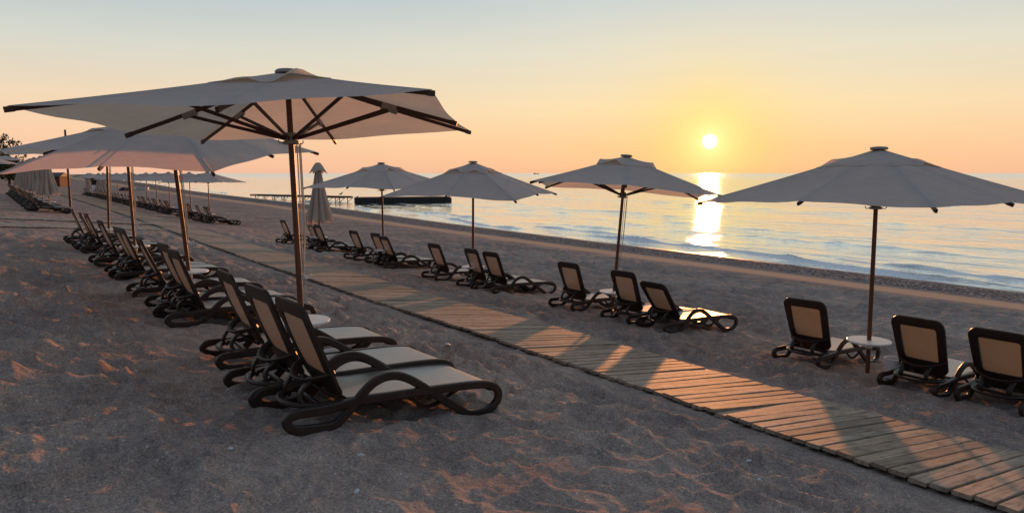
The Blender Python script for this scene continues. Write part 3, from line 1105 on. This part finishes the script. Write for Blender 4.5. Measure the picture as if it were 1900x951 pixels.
def folded_mesh(seed=0, h=2.55):
    r_ = random.Random(seed)
    m = MB()
    n, na = 20, 72
    ph = [r_.uniform(-.25, .25) for _ in range(8)]; hem = [r_.uniform(-0.16, 0.22) for _ in range(8)]
    vs = []
    for k_ in range(n):
        f_ = k_ / (n - 1)
        for j in range(na):
            q = j / na * 8; i = int(q) % 8; t = q - int(q)
            fold = abs(math.sin(math.pi * (t + 0.12 * math.sin(3 * f_ + i)))) ** 0.8
            rr = 0.07 + 0.13 * f_ ** 0.6 + 0.21 * f_ ** 1.6
            rr *= 0.50 + 0.62 * fold * (0.75 + 0.5 * f_) + ph[i] * 0.4 * f_
            hz = hem[i] * (1 - t) + hem[(i + 1) % 8] * t
            z = h - 0.10 - f_ * (2.0 + hz * f_ + 0.14 * (fold - .5) * f_)
            a = 2 * math.pi * j / na + 0.25 * f_
            vs.append((rr * math.cos(a) * 1.15, rr * math.sin(a), z))
    fs = [(k_ * na + j, (k_ + 1) * na + j, (k_ + 1) * na + (j + 1) % na, k_ * na + (j + 1) % na) for k_ in range(n - 1) for j in range(na)]
    m.add(vs, fs)
    cap = MB()
    vs = []; n2 = 9
    for k_ in range(n2):
        f_ = k_ / (n2 - 1)
        for j in range(48):
            q = j / 48 * 4; i = int(q); t = q - i
            fold = abs(math.sin(math.pi * t)) ** 0.7
            rr = 0.06 + 0.30 * f_ ** 0.9 * (1.08 - 0.55 * fold * f_)
            z = h + 0.02 - 0.42 * f_ ** 1.15 + 0.14 * fold * f_ ** 3
            a = 2 * math.pi * j / 48 + 0.4
            vs.append((rr * math.cos(a), rr * math.sin(a), z))
    fs = [(k_ * 48 + j, (k_ + 1) * 48 + j, (k_ + 1) * 48 + (j + 1) % 48, k_ * 48 + (j + 1) % 48) for k_ in range(n2 - 1) for j in range(48)]
    fs.append(tuple(range(48)))
    cap.add(vs, fs)
    return m, cap


def make_folded(seed=0, h=2.55):
    root = empty('folded_umbrella')
    m, cap = folded_mesh(seed, h)
    m.build('folded_canopy', MAT['folded_fabric'], root, angle=70)
    cap.build('vent_hood', MAT['folded_fabric'], root, angle=70)
    MB().lathe([(0.03, -0.3), (0.03, 1.2), (0.028, h - 0.02)], 12).build('pole', MAT['pole_wood'], root)
    return root


def pole_table(u, v, label, group, du=0.0, dv=0.0, h=0.5, r=0.29):
    root = empty('side_table', (u + du, v + dv, Gs(u, v) + h))
    MB().lathe([(r - 0.012, -0.030), (r, -0.022), (r, -0.006), (r - 0.008, 0.0)], 40).build('table_top', MAT['white_plastic'], root)
    MB().lathe([(0.045, -0.115), (0.048, -0.11), (0.048, -0.04), (0.09, -0.0305)], 16).build('collar', MAT['white_plastic'], root)
    tag(root, label, 'table', group)
    return root


def dup_table(src, u, v, label, group, du=0.0, dv=0.0, h=0.5):
    c_ = copy_tree(src)
    c_.location = (u + du, v + dv, Gs(u, v) + h)
    tag(c_, label, 'table', group)
    return c_


GU = 'open canvas umbrellas standing in rows on the beach'
GL_L = 'sun loungers in the row left of the boardwalk'
GL_R = 'sun loungers in the row between the boardwalk and the sea'
GT = 'round white tables fixed to umbrella poles'
# near umbrellas: u, v, yaw, lean u, lean v, half side, corner height, mid height, peak height
UMB = {
    'L0': (2.578, 7.121, -0.663, -0.007, 0.047, 1.68, 2.53, 2.47, 3.05, 'large pale umbrella nearest the camera, its ribs and hub seen from below'),
    'L1': (2.547, 11.866, -0.791, -0.085, -0.066, 1.58, 2.17, 2.26, 3.05, 'leaning umbrella just behind the nearest one, canopy glowing orange with strut shadows'),
    'L2': (2.50, 16.6, -0.60, -0.02, 0.0, 1.66, 2.42, 2.44, 3.05, 'third umbrella of the left row, its canopy half hidden by the leaning one'),
    'L3': (2.72, 22.3, -0.72, 0.03, -0.02, 1.66, 2.42, 2.46, 3.05, 'fourth umbrella of the left row, standing just before the plank side path'),
    'R1': (9.928, 4.915, -1.653, 0.012, 0.014, 1.68, 2.42, 2.46, 3.20, 'umbrella at the right edge, its pole rising through a white table'),
    'R2': (10.053, 10.177, -0.767, 0.087, -0.018, 1.68, 2.51, 2.57, 3.23, 'tilted umbrella just left of the sun with its underside showing'),
    'R3': (9.794, 14.864, -0.963, -0.009, -0.027, 1.67, 2.28, 2.35, 3.12, 'umbrella near the middle of the picture with a drooping hem'),
    'R4': (9.75, 19.75, -1.10, -0.01, -0.01, 1.62, 2.40, 2.44, 3.14, 'grey umbrella standing right beside the folded one'),
}
tables = {}
tab0 = None
for key, (u, v, yaw, lu, lv, a, zc, zm, zp, lab) in UMB.items():
    o = make_umbrella(a, zc, zm, zp, seed=sum(map(ord, key)) * 3, sag=0.012 if key[0] == 'L' else 0.035, ropes=key in ('L0', 'L1', 'R2', 'L3', 'L2'), zhub=2.36 if key == 'L0' else zp - (0.62 if key[0] == 'L' else 0.80))
    place_umbrella(o, u, v, yaw, lu, lv, lab, GU)
    tl = {'L0': 'white round table on the pole of the nearest left umbrella, behind the nearest loungers',
          'L1': 'white round table on the pole of the leaning umbrella with the glowing canopy',
          'L2': 'white table on the pole of the third left umbrella, among dark loungers',
          'L3': 'white table on the pole of the fourth left umbrella by the side path',
          'R1': 'white round table on the pole of the rightmost umbrella, largest table in view',
          'R2': 'white table on the pole of the tilted umbrella below the sun',
          'R3': 'white table hidden behind loungers under the middle umbrella',
          'R4': 'white table on the pole of the umbrella next to the folded one'}[key]
    if tab0 is None:
        tab0 = pole_table(u, v, tl, GT, lu * .5, lv * .5)
    else:
        dup_table(tab0, u, v, tl, GT, lu * .5, lv * .5)

fo = make_folded(3, 3.2)
place_umbrella(fo, 9.9, 25.3, 0.3, 0.01, 0.0, 'folded cream umbrella hanging in pleats behind the nearest pole', 'folded umbrellas')
dup_table(tab0, 9.9, 25.3, 'white table on the pole of the folded cream umbrella', GT)

# near loungers, left row
def lounger_set(row, u, items):
    for v, lab, yaw, back, du in items:
        place_lounger(u + du + random.gauss(0, 0.03), v, lab, row, yaw + random.gauss(0, 0.02), back + random.uniform(-2.5, 2.5))


lounger_set(GL_L, 1.62, [
    (5.36, 'nearest brown sun lounger with beige sling, in full view in the foreground', 0.0, 62, 0.0),
    (6.06, 'brown sun lounger second from the camera, just behind the nearest one', 0.01, 62, 0.0),
    (7.56, 'brown sun lounger third from the camera, beyond the nearest white table', -0.01, 62, 0.08),
    (9.98, 'left row lounger before the leaning umbrella, nearer of its pair', 0.02, 61, 0.10),
    (10.72, 'left row lounger before the leaning umbrella, farther of its pair', 0.0, 60, 0.12),
    (12.42, 'left row lounger just beyond the white table of the leaning umbrella', -0.02, 62, 0.10),
    (14.55, 'left row lounger before the third umbrella pole, nearer of its pair', 0.01, 62, 0.10),
    (15.30, 'left row lounger before the third umbrella pole, farther of its pair', 0.0, 63, 0.10),
    (17.25, 'left row lounger just beyond the third umbrella pole', 0.02, 62, 0.12),
    (20.2, 'left row lounger third from the plank side path', 0.0, 62, 0.15),
    (21.2, 'left row lounger second from the plank side path', 0.02, 62, 0.15),
    (23.25, 'left row lounger nearest to the plank side path', 0.0, 62, 0.15)])
lounger_set(GL_R, 9.38, [
    (5.72, 'lounger left of the rightmost umbrella pole, tan backrest facing the camera', 0.02, 62, 0.0),
    (4.13, 'lounger right of the rightmost umbrella pole, next to the white bucket', -0.02, 62, 0.0),
    (3.24, 'lounger cut off by the right edge of the picture', -0.03, 62, -0.02),
    (11.05, 'lounger left of the tilted umbrella pole, upright backrest', 0.0, 62, 0.0),
    (9.48, 'lounger directly before the tilted umbrella pole, middle of its three', 0.02, 63, 0.0),
    (8.58, 'reclined lounger with a sunlit yellow seat, right of the tilted umbrella pole', -0.02, 48, 0.02),
    (16.30, 'leftmost lounger under the middle umbrella, apart from its pair', 0.0, 62, -0.04),
    (14.55, 'lounger before the middle umbrella pole, left of its pair', 0.0, 62, -0.06),
    (13.72, 'lounger under the middle umbrella, right of its pair, arm arch in view', 0.0, 62, -0.06),
    (21.65, 'lounger on its own left of the pole next to the folded umbrella', 0.0, 62, -0.02),
    (20.05, 'left lounger of the pair before the pole next to the folded umbrella', 0.0, 62, -0.04),
    (19.25, 'right lounger of the pair before the pole next to the folded umbrella', 0.02, 61, -0.04),
    (28.3, 'lounger left of the folded umbrella, partly behind the nearest pole', 0.0, 62, 0.0),
    (25.45, 'left lounger of the pair at the foot of the folded umbrella', 0.0, 62, 0.0),
    (24.65, 'right lounger of the pair at the foot of the folded umbrella', 0.0, 62, 0.0)])

# ------------------------------------------------------------------ distant rows
ORD = ['first', 'second', 'third', 'fourth', 'fifth', 'sixth', 'seventh', 'eighth', 'ninth', 'tenth', 'eleventh', 'twelfth', 'thirteenth', 'fourteenth']
TRI = ['nearest', 'middle', 'farthest']
far_u = None
base_far = make_umbrella(1.62, 2.40, 2.42, 3.05, seed=5, ropes=False, detail=False)
fold_far = make_folded(9, 3.05)
used_bf = used_ff = False
for g in range(13):
    v = 45.6 + g * 5.7
    u = 11.0 + 0.012 * (v - 45) + (0.15 * math.sin(g * 2.1))
    folded = g in (9, 10, 12)
    if folded:
        o = copy_tree(fold_far) if used_ff else fold_far
        used_ff = True
        place_umbrella(o, u, v, 0.4 * g, 0.01, -0.01, f'folded umbrella, {ORD[g]} of the distant seaward row counted from its near end', 'folded umbrellas')
    else:
        o = copy_tree(base_far) if used_bf else base_far
        used_bf = True
        place_umbrella(o, u, v, -0.7 + 0.35 * math.sin(g * 1.7), 0.03 * math.sin(g * 3.3), 0.02 * math.cos(g * 2.3),
                       f'distant open umbrella, {ORD[g]} of the far seaward row counted from its near end', GU)
    if g < 6:
        dup_table(tab0, u, v, f'tiny white table under the {ORD[g]} umbrella of the distant seaward row', GT)
    for j, dv in enumerate((-1.7, -0.9, 0.85)):
        place_lounger(u - 0.75, v + dv + random.uniform(-.1, .1), f'distant lounger, {TRI[j]} of three under the {ORD[g]} umbrella of the far seaward row',
                      'loungers in the distant seaward row', random.gauss(0, 0.03), far=True)
for g in range(8):
    v = 46.0 + g * 4.9
    u = 2.9
    o = copy_tree(fold_far)
    place_umbrella(o, u, v, 0.9 * g, 0.015 * math.sin(g * 2), 0.01, f'folded beige umbrella at the left edge, {ORD[g]} of its row beyond the side paths', 'folded umbrellas')
    if g < 3:
        dup_table(tab0, u, v, f'small white table at the {ORD[g]} folded umbrella beyond the side paths', GT)
    for j, dv in enumerate((-1.7, -0.9, 0.85)):
        place_lounger(1.75, v + dv, f'lounger at left edge, {TRI[j]} of three by the {ORD[g]} folded umbrella past side paths',
                      'loungers in the distant left row', random.gauss(0, 0.03), far=True)

for g, (u, v, lab) in enumerate(((-0.3, 45.0, 'open umbrella cut by the left edge, nearer of the two there'), (0.2, 61.0, 'open umbrella cut by the left edge, farther of the two there'))):
    o = copy_tree(base_far)
    place_umbrella(o, u, v, 0.3 + g, 0.02, -0.02, lab, GU)

# ------------------------------------------------------------------ buckets
def bucket(u, v, h, r, label):
    m = MB().lathe([(r * 0.78, 0.0), (r * 0.80, 0.004), (r * 0.98, h - 0.02), (r * 1.05, h - 0.018), (r * 1.05, h), (r * 0.95, h), (r * 0.76, 0.02), (0.001, 0.018)], 28)
    root = empty('bucket', (u, v, G(u, v) - 0.01))
    m.build('body', MAT['white_plastic'], root)
    hd = [(math.cos(q) * r * 1.03, math.sin(q) * 0.03, h - 0.03 - math.sin(q) * 0.09) for q in np.linspace(0, math.pi, 12)]
    MB().tube([(x, -r * 1.04 - y, z) for x, y, z in hd], 0.004, 6).build('handle', MAT['metal'], root)
    tag(root, label, 'bucket', 'white buckets by the loungers')


bucket(10.06, 4.62, 0.30, 0.125, 'white plastic bucket beside the rightmost umbrella pole')
bucket(2.75, 6.78, 0.26, 0.12, 'white plastic bucket half hidden behind the nearest loungers')

# ------------------------------------------------------------------ jetty and pontoon
def pix(x, y, z):
    """point at height z on the ray through a photo pixel"""
    a = (x - 950) / 1322.0; b = (475.5 - y) / 1322.0
    cp, sp = math.cos(PITCH), math.sin(PITCH)
    fx, fy, fz = a, cp + sp * b, -sp + cp * b
    t = (z - CAMZ) / fz
    X, Y = fx * t, fy * t
    return Vector((X * math.cos(YAW) + Y * math.sin(YAW), -X * math.sin(YAW) + Y * math.cos(YAW), z))


def build_jetty():
    a = Vector((33.6, 112.0, 0.55)); b = Vector((37.9, 86.5, 0.80))
    root = empty('jetty', (a.x, a.y, 0))
    o = root.location.copy()
    tag(root, 'slender steel walkway on truss legs leading out to the dark pontoon', 'jetty')
    d = (b - a); L = d.length; t = d.normalized(); s = t.cross(Vector((0, 0, 1))).normalized()
    MB().beam(a - o, b - o, 1.3, 0.10).build('deck', MAT['dark_metal'], root, smooth=False)
    for side in (-1, 1):
        MB().beam(a - o + s * side * .62 + Vector((0, 0, -0.14)), b - o + s * side * .62 + Vector((0, 0, -0.14)), 0.08, 0.14).build('girder', MAT['dark_metal'], root, smooth=False)
    n = 9
    for i in range(n):
        p = a.lerp(b, (i + 0.6) / n)
        m = MB()
        for side in (-1, 1):
            q = p + s * side * 0.6
            m.beam(q - o + Vector((0, 0, -0.06)), Vector((q.x - o.x, q.y - o.y, -1.4)), 0.09, 0.09, up=(1, 0, 0))
            e = p.lerp(a.lerp(b, (i + 1.1) / n), 0.9) + s * side * 0.6
            m.beam(q - o + Vector((0, 0, -0.75)), e - o + Vector((0, 0, -0.12)), 0.06, 0.06)
        m.build('truss_leg', MAT['dark_metal'], root, smooth=False)
    for i in range(6):
        p = a.lerp(b, 0.45 + i * 0.1)
        MB().beam(p - o + s * 0.6, p - o + s * 0.6 + Vector((0, 0, 0.16)), 0.05, 0.05, up=(1, 0, 0)).build('post', MAT['dark_metal'], root, smooth=False)


build_jetty()


def build_pontoon():
    c0 = Vector((37.9, 84.6, 0)); c1 = Vector((49.3, 80.2, 0))
    t = (c1 - c0).normalized(); L = (c1 - c0).length
    root = empty('pontoon', c0, (0, 0, math.atan2(t.y, t.x)))
    tag(root, 'long dark floating pontoon at the end of the walkway', 'pontoon')
    m = MB()
    vs = []
    for x, k_ in ((0, 0.9), (0.25, 1), (L - 0.4, 1), (L, 0.85)):
        vs += [(x, -1.4 * k_, -0.5), (x, 1.4 * k_, -0.5), (x, 1.5 * k_, 0.66 if k_ == 1 else .60), (x, -1.5 * k_, 0.66 if k_ == 1 else .60)]
    fs = [(i * 4 + j, i * 4 + (j + 1) % 4, i * 4 + 4 + (j + 1) % 4, i * 4 + 4 + j) for i in range(3) for j in range(4)] + [(3, 2, 1, 0), (12, 13, 14, 15)]
    m.add(vs, fs).build('hull', MAT['pontoon'], root, smooth=False)
    MB().box((L / 2, 0, 0.71), (L - 0.1, 2.9, 0.08)).build('deck', MAT['joist_wood'], root, smooth=False)
    for i in range(7):
        x = 0.8 + i * (L - 1.6) / 6
        MB().beam((x, -1.56, -0.3), (x, -1.56, 0.66), 0.16, 0.10, up=(1, 0, 0)).build('fender', MAT['dark_metal'], root, smooth=False)
    for x in (0.3, L - 0.3):
        MB().lathe([(0.07, 0.75), (0.06, 0.80), (0.10, 0.90), (0.10, 0.94)], 10, (x, -1.1, 0)).build('bollard', MAT['dark_metal'], root)


build_pontoon()


def build_bird():
    root = empty('seabird', (37.6, 88.2, 0.86))
    tag(root, 'small dark bird perched on the walkway rail by the pontoon', 'bird')
    pts = [(-0.26, 0, 0.20), (-0.16, 0, 0.22), (0.0, 0, 0.25), (0.12, 0, 0.32), (0.18, 0, 0.42), (0.24, 0, 0.45), (0.33, 0, 0.43)]
    rad = [0.015, 0.05, 0.10, 0.085, 0.06, 0.055, 0.006]
    vs = []
    for p, r in zip(pts, rad):
        vs += [(p[0] - 0.3 * r * math.sin(a), r * math.cos(a), p[2] + r * math.sin(a)) for a in np.linspace(0, 2 * math.pi, 9)[:-1]]
    fs = [(i * 8 + j, i * 8 + (j + 1) % 8, i * 8 + 8 + (j + 1) % 8, i * 8 + 8 + j) for i in range(6) for j in range(8)] + [tuple(range(7, -1, -1)), tuple(range(48, 56))]
    body = MB().add(vs, fs)
    body.build('body', MAT['dark_paint'], root)
    for s in (-1, 1):
        MB().tube([(0.0, s * 0.04, 0.2), (0.02, s * 0.04, 0.0)], 0.01, 5).build('leg', MAT['dark_paint'], root)


build_bird()


def build_far_pier():
    root = empty('distant_pier', (0, 0, 0))
    a = pix(206, 334.5, 0); b = pix(330, 335.5, 0)
    root.location = a; o = a.copy()
    tag(root, 'distant pier on thin piles seen under the far umbrellas', 'pier')
    up = Vector((0, 0, 2.1))
    MB().beam(a - o + up, b - o + up, 2.0, 0.3).build('deck', MAT['dark_metal'], root, smooth=False)
    for i in range(12):
        p = a.lerp(b, i / 11) - o
        MB().beam(p + Vector((0, 0, -2)), p + Vector((0, 0, 2.0)), 0.45, 0.45, up=(1, 0, 0)).build('pile', MAT['dark_metal'], root, smooth=False)


build_far_pier()


def build_ship():
    p = pix(995, 322.9, 0)
    d = Vector((p.x, p.y, 0)).normalized()
    D = Vector((p.x, p.y, 0)).length
    k_ = min(D, 2400.0)
    root = empty('fishing_boat', (d.x * k_, d.y * k_, 0), (0, 0, -YAW - 0.1))
    tag(root, 'tiny fishing boat far out on the horizon', 'boat')
    vs = []
    for x, w, z in ((-9, 2.2, 1.9), (-3, 2.6, 1.5), (4, 2.4, 1.7), (9.5, 0.2, 3.0)):
        vs += [(x, -w, z), (x, w, z), (x * 0.93, w * 0.5, -0.5), (x * 0.93, -w * 0.5, -0.5)]
    fs = [(i * 4 + j, i * 4 + (j + 1) % 4, i * 4 + 4 + (j + 1) % 4, i * 4 + 4 + j) for i in range(3) for j in range(4)] + [(3, 2, 1, 0), (12, 13, 14, 15)]
    MB().add(vs, fs).build('hull', MAT['dark_paint'], root, smooth=False)
    MB().box((-4.5, 0, 3.2), (4, 3, 3.2)).build('cabin', MAT['dark_paint'], root, smooth=False)
    MB().beam((1, 0, 1), (1, 0, 7), 0.4, 0.4, up=(1, 0, 0)).build('mast', MAT['dark_paint'], root, smooth=False)


build_ship()

# ------------------------------------------------------------------ things far down the beach
def build_rowboat(u, v, yaw, label):
    root = empty('rowing_boat', (u, v, Gs(u, v)), (0, 0.05, yaw))
    tag(root, label, 'boat')
    vs = []
    st = [(-1.7, .45, .55), (-1.0, .68, .50), (0, .75, .48), (1.0, .60, .55), (1.9, .04, .75)]
    for x, w, z in st:
        vs += [(x, -w, z), (x * .95, -w * .55, 0.03), (x * .95, w * .55, 0.03), (x, w, z), (x * .96, w * .82, z - .02), (x * .9, w * .4, .12), (x * .9, -w * .4, .12), (x * .96, -w * .82, z - .02)]
    fs = [(i * 8 + j, i * 8 + (j + 1) % 8, i * 8 + 8 + (j + 1) % 8, i * 8 + 8 + j) for i in range(4) for j in range(8)] + [tuple(range(7, -1, -1)), tuple(range(32, 40))]
    MB().add(vs, fs).build('hull', MAT['blue_paint'], root, smooth=False)
    for x in (-0.8, 0.5):
        MB().box((x, 0, 0.40), (0.22, 1.15, 0.03)).build('thwart', MAT['pole_wood'], root, smooth=False)


def on_beach(x, y):
    z = 1.0
    for _ in range(12):
        p = pix(x, y, z)
        z = Gs(p.x, p.y)
    return p


p = on_beach(262, 353)
build_rowboat(p.x, p.y, 0.6, 'pale blue rowing boat drawn up on the far beach')


def build_rock(u, v, s, label):
    me = MB(); vs = []
    n, m = 8, 12
    r_ = random.Random(4)
    for i in range(n):
        q = math.pi * i / (n - 1)
        for j in range(m):
            a = 2 * math.pi * j / m
            r = s * (0.8 + 0.35 * r_.random())
            vs.append((r * math.sin(q) * math.cos(a) * 1.3, r * math.sin(q) * math.sin(a), r * math.cos(q) * 0.6))
    fs = [(i * m + j, (i + 1) * m + j, (i + 1) * m + (j + 1) % m, i * m + (j + 1) % m) for i in range(n - 1) for j in range(m)]
    o = me.add(vs, fs).build('rock', MAT['dark_paint'], None, smooth=False, loc=(u, v, Gs(u, v) + s * 0.3))
    tag(o, label, 'rock')


p = on_beach(232, 354)
build_rock(p.x, p.y, 0.75, 'dark rock lying on the far beach beside the pale boat')


def build_stall(u, v):
    root = empty('beach_stall', (u, v, Gs(u, v) - 0.05), (0, 0, -YAW + 0.5))
    tag(root, 'small white box stall with a dark open hatch behind the distant loungers', 'stall')
    MB().box((0, 0, 0.55), (3.2, 2.0, 1.1)).build('counter', MAT['white_paint'], root, smooth=False)
    for x in (-1.45, 1.45):
        for y in (-0.85, 0.85):
            MB().beam((x, y, 1.1), (x, y, 2.3), 0.10, 0.10, up=(1, 0, 0)).build('post', MAT['dark_paint'], root, smooth=False)
    MB().box((0, 0.8, 1.7), (3.0, 0.06, 1.15)).build('back_board', MAT['dark_paint'], root, smooth=False)
    MB().add([(-1.8, -1.2, 2.3), (1.8, -1.2, 2.3), (1.8, 1.2, 2.45), (-1.8, 1.2, 2.45), (-1.8, -1.2, 2.42), (1.8, -1.2, 2.42), (1.8, 1.2, 2.57), (-1.8, 1.2, 2.57)],
             [(3, 2, 1, 0), (4, 5, 6, 7), (0, 1, 5, 4), (1, 2, 6, 5), (2, 3, 7, 6), (3, 0, 4, 7)]).build('roof', MAT['dark_paint'], root, smooth=False)


p = on_beach(179, 354.5)
build_stall(p.x, p.y)


def build_hut(u, v):
    root = empty('beach_hut', (u, v, Gs(u, v) - 0.05), (0, 0, -YAW))
    tag(root, 'reddish brown wooden hut far off between the folded umbrellas', 'hut')
    for i in range(9):
        MB().box((-1.8 + i * 0.45, 0, 1.2), (0.43, 3.0, 2.4 + 0.02 * (i % 2))).build('plank', MAT['hut_wood'], root, smooth=False)
    MB().add([(-2.4, -1.9, 2.35), (2.4, -1.9, 2.35), (2.4, 1.9, 2.35), (-2.4, 1.9, 2.35), (-2.4, 0, 3.3), (2.4, 0, 3.3)], [(0, 1, 5, 4), (2, 3, 4, 5), (0, 4, 3), (1, 2, 5), (3, 2, 1, 0)]).build('roof', MAT['dark_paint'], root, smooth=False)
    MB().box((0.3, -1.53, 1.0), (0.9, 0.06, 2.0)).build('door', MAT['dark_paint'], root, smooth=False)


p = on_beach(103, 346.0)
build_hut(p.x, p.y)


def build_post():
    a = pix(127, 330, Gs(0, 30))
    d = Vector((a.x, a.y, 0)).normalized() * 56
    z0 = Gs(d.x, d.y)
    top = CAMZ + (321 - 242) / 1322.0 * 47.5
    root = empty('wooden_post', (d.x, d.y, z0))
    tag(root, 'bare wooden post rising above the canopies on the left', 'post')
    MB().lathe([(0.075, -0.4), (0.07, 2), (0.065, top - z0 - 0.02), (0.055, top - z0)], 10).build('shaft', MAT['pole_wood'], root)
    MB().lathe([(0.08, 0), (0.08, 0.06)], 10, (0, 0, 2.2)).build('band', MAT['metal'], root)


build_post()


def build_tree(u, v, h, seed, label):
    r_ = random.Random(seed)
    z = Gs(u, v)
    root = empty('tree', (u, v, z - 0.1))
    tag(root, label, 'tree', 'trees behind the left end of the beach')
    tr = MB()
    tr.sweep(spline([(0, 0, -0.3), (0.1, 0.05, h * .2), (-0.1, 0.1, h * .45), (0.05, 0, h * .8)], 4), [(0.22 * math.cos(a), 0.22 * math.sin(a)) for a in np.linspace(0, 2 * math.pi, 9)[:-1]])
    tips = []
    for i in range(9):
        a = i * 2.4; b = h * (0.3 + 0.06 * i)
        e = Vector((math.cos(a) * h * 0.28, math.sin(a) * h * 0.28, b + h * 0.14))
        tr.beam((0, 0, b), e, 0.09, 0.09)
        tips.append(e)
    tr.build('trunk', MAT['bark'], root)
    cr = MB()
    for _ in range(230):
        c_ = r_.choice(tips) * r_.uniform(0.5, 1.1) + Vector((r_.gauss(0, .1), r_.gauss(0, .1), r_.gauss(0.02, .07))) * h
        c_.z = min(max(c_.z, h * 0.22), h)
        for _ in range(16):
            q = c_ + Vector((r_.gauss(0, 1), r_.gauss(0, 1), r_.gauss(0, .7))) * 0.28
            n = Vector((r_.gauss(0, 1), r_.gauss(0, 1), r_.gauss(0.3, 1))).normalized()
            s = n.orthogonal().normalized() * r_.uniform(.08, .18); t = n.cross(s) * 1.6
            cr.add([q - s, q - t * .5, q + s, q + t], [(0, 1, 2, 3)])
    cr.build('crown', MAT['leaf'], root, smooth=False)


for i, (x, D, h, lab) in enumerate(((-14, 150, 8.3, 'taller dark tree at the very left edge above the canopies'),
                                    (16, 165, 5.6, 'low olive green tree seen between the leftmost canopies'))):
    a = pix(x, 330, 0); d = Vector((a.x, a.y, 0)).normalized() * D
    build_tree(d.x, d.y, h, 20 + i, lab)

# ------------------------------------------------------------------ pebbles and shell bits
def pebble_mesh(seed):
    r_ = random.Random(seed)
    vs = []; n, m = 5, 8
    for i in range(n):
        q = math.pi * i / (n - 1)
        for j in range(m):
            a = 2 * math.pi * j / m
            r = 1 + 0.15 * r_.uniform(-1, 1)
            vs.append((r * math.sin(q) * math.cos(a) * 1.25, r * math.sin(q) * math.sin(a) * .9, r * math.cos(q) * .55))
    fs = [(i * m + j, (i + 1) * m + j, (i + 1) * m + (j + 1) % m, i * m + (j + 1) % m) for i in range(n - 1) for j in range(m)]
    return vs, fs


def build_pebbles():
    spots = [(671, 853, .022, 'white oval pebble on the sand in front of the nearest lounger'), (1407, 842, .026, 'white pebble among lit crests between lounger and boardwalk'),
             (1390, 852, .02, 'smaller cream pebble beside the white one near the boardwalk'), (662, 915, .018, 'pale pebble near the bottom edge left of the middle'),
             (830, 647, .03, 'bluish white scrap on the sand between the nearest lounger and boardwalk'), (428, 836, .018, 'small pale pebble left of the nearest lounger skid'),
             (1560, 678, .028, 'bluish pebble on the sand right of the rightmost umbrella lounger'), (1407, 895, .015, 'tiny white pebble low in the sand right of centre')]
    for i, (x, y, r, lab) in enumerate(spots):
        p = on_beach(x, y)
        vs, fs = pebble_mesh(i)
        o = MB().add([(a * r, b * r, c_ * r) for a, b, c_ in vs], fs).build('pebble', MAT['white_stone'], None, loc=(p.x, p.y, G(p.x, p.y) + r * 0.25), rot=(0.1, 0.2, i * 1.3))
        tag(o, lab, 'pebble', 'pale pebbles on the foreground sand')
    m = MB(); m2 = MB()
    for i in range(600):
        r = 2.5 * (24 / 2.5) ** random.random()
        a = YAW + R(random.uniform(-44, 44))
        u, v = r * math.sin(a), r * math.cos(a)
        if abs(u - float(path_u(v))) < 1.0: continue
        s = random.uniform(0.002, 0.005) * (1 + r / 14)
        vs, fs = pebble_mesh(i % 12)
        z = G(u, v)
        (m if i % 3 else m2).add([(u + x * s, v + y * s, z + c_ * s + s * .2) for x, y, c_ in vs], fs)
    for mm, mt, lb in ((m, 'white_stone', 'scattered bits of white shell and grit on the sand'), (m2, 'brown_stone', 'scattered small brown stones on the sand')):
        o = mm.build('shell_grit' if mt == 'white_stone' else 'stone_grit', MAT[mt], None)
        tag(o, lb, 'grit', kind='stuff')


build_pebbles()
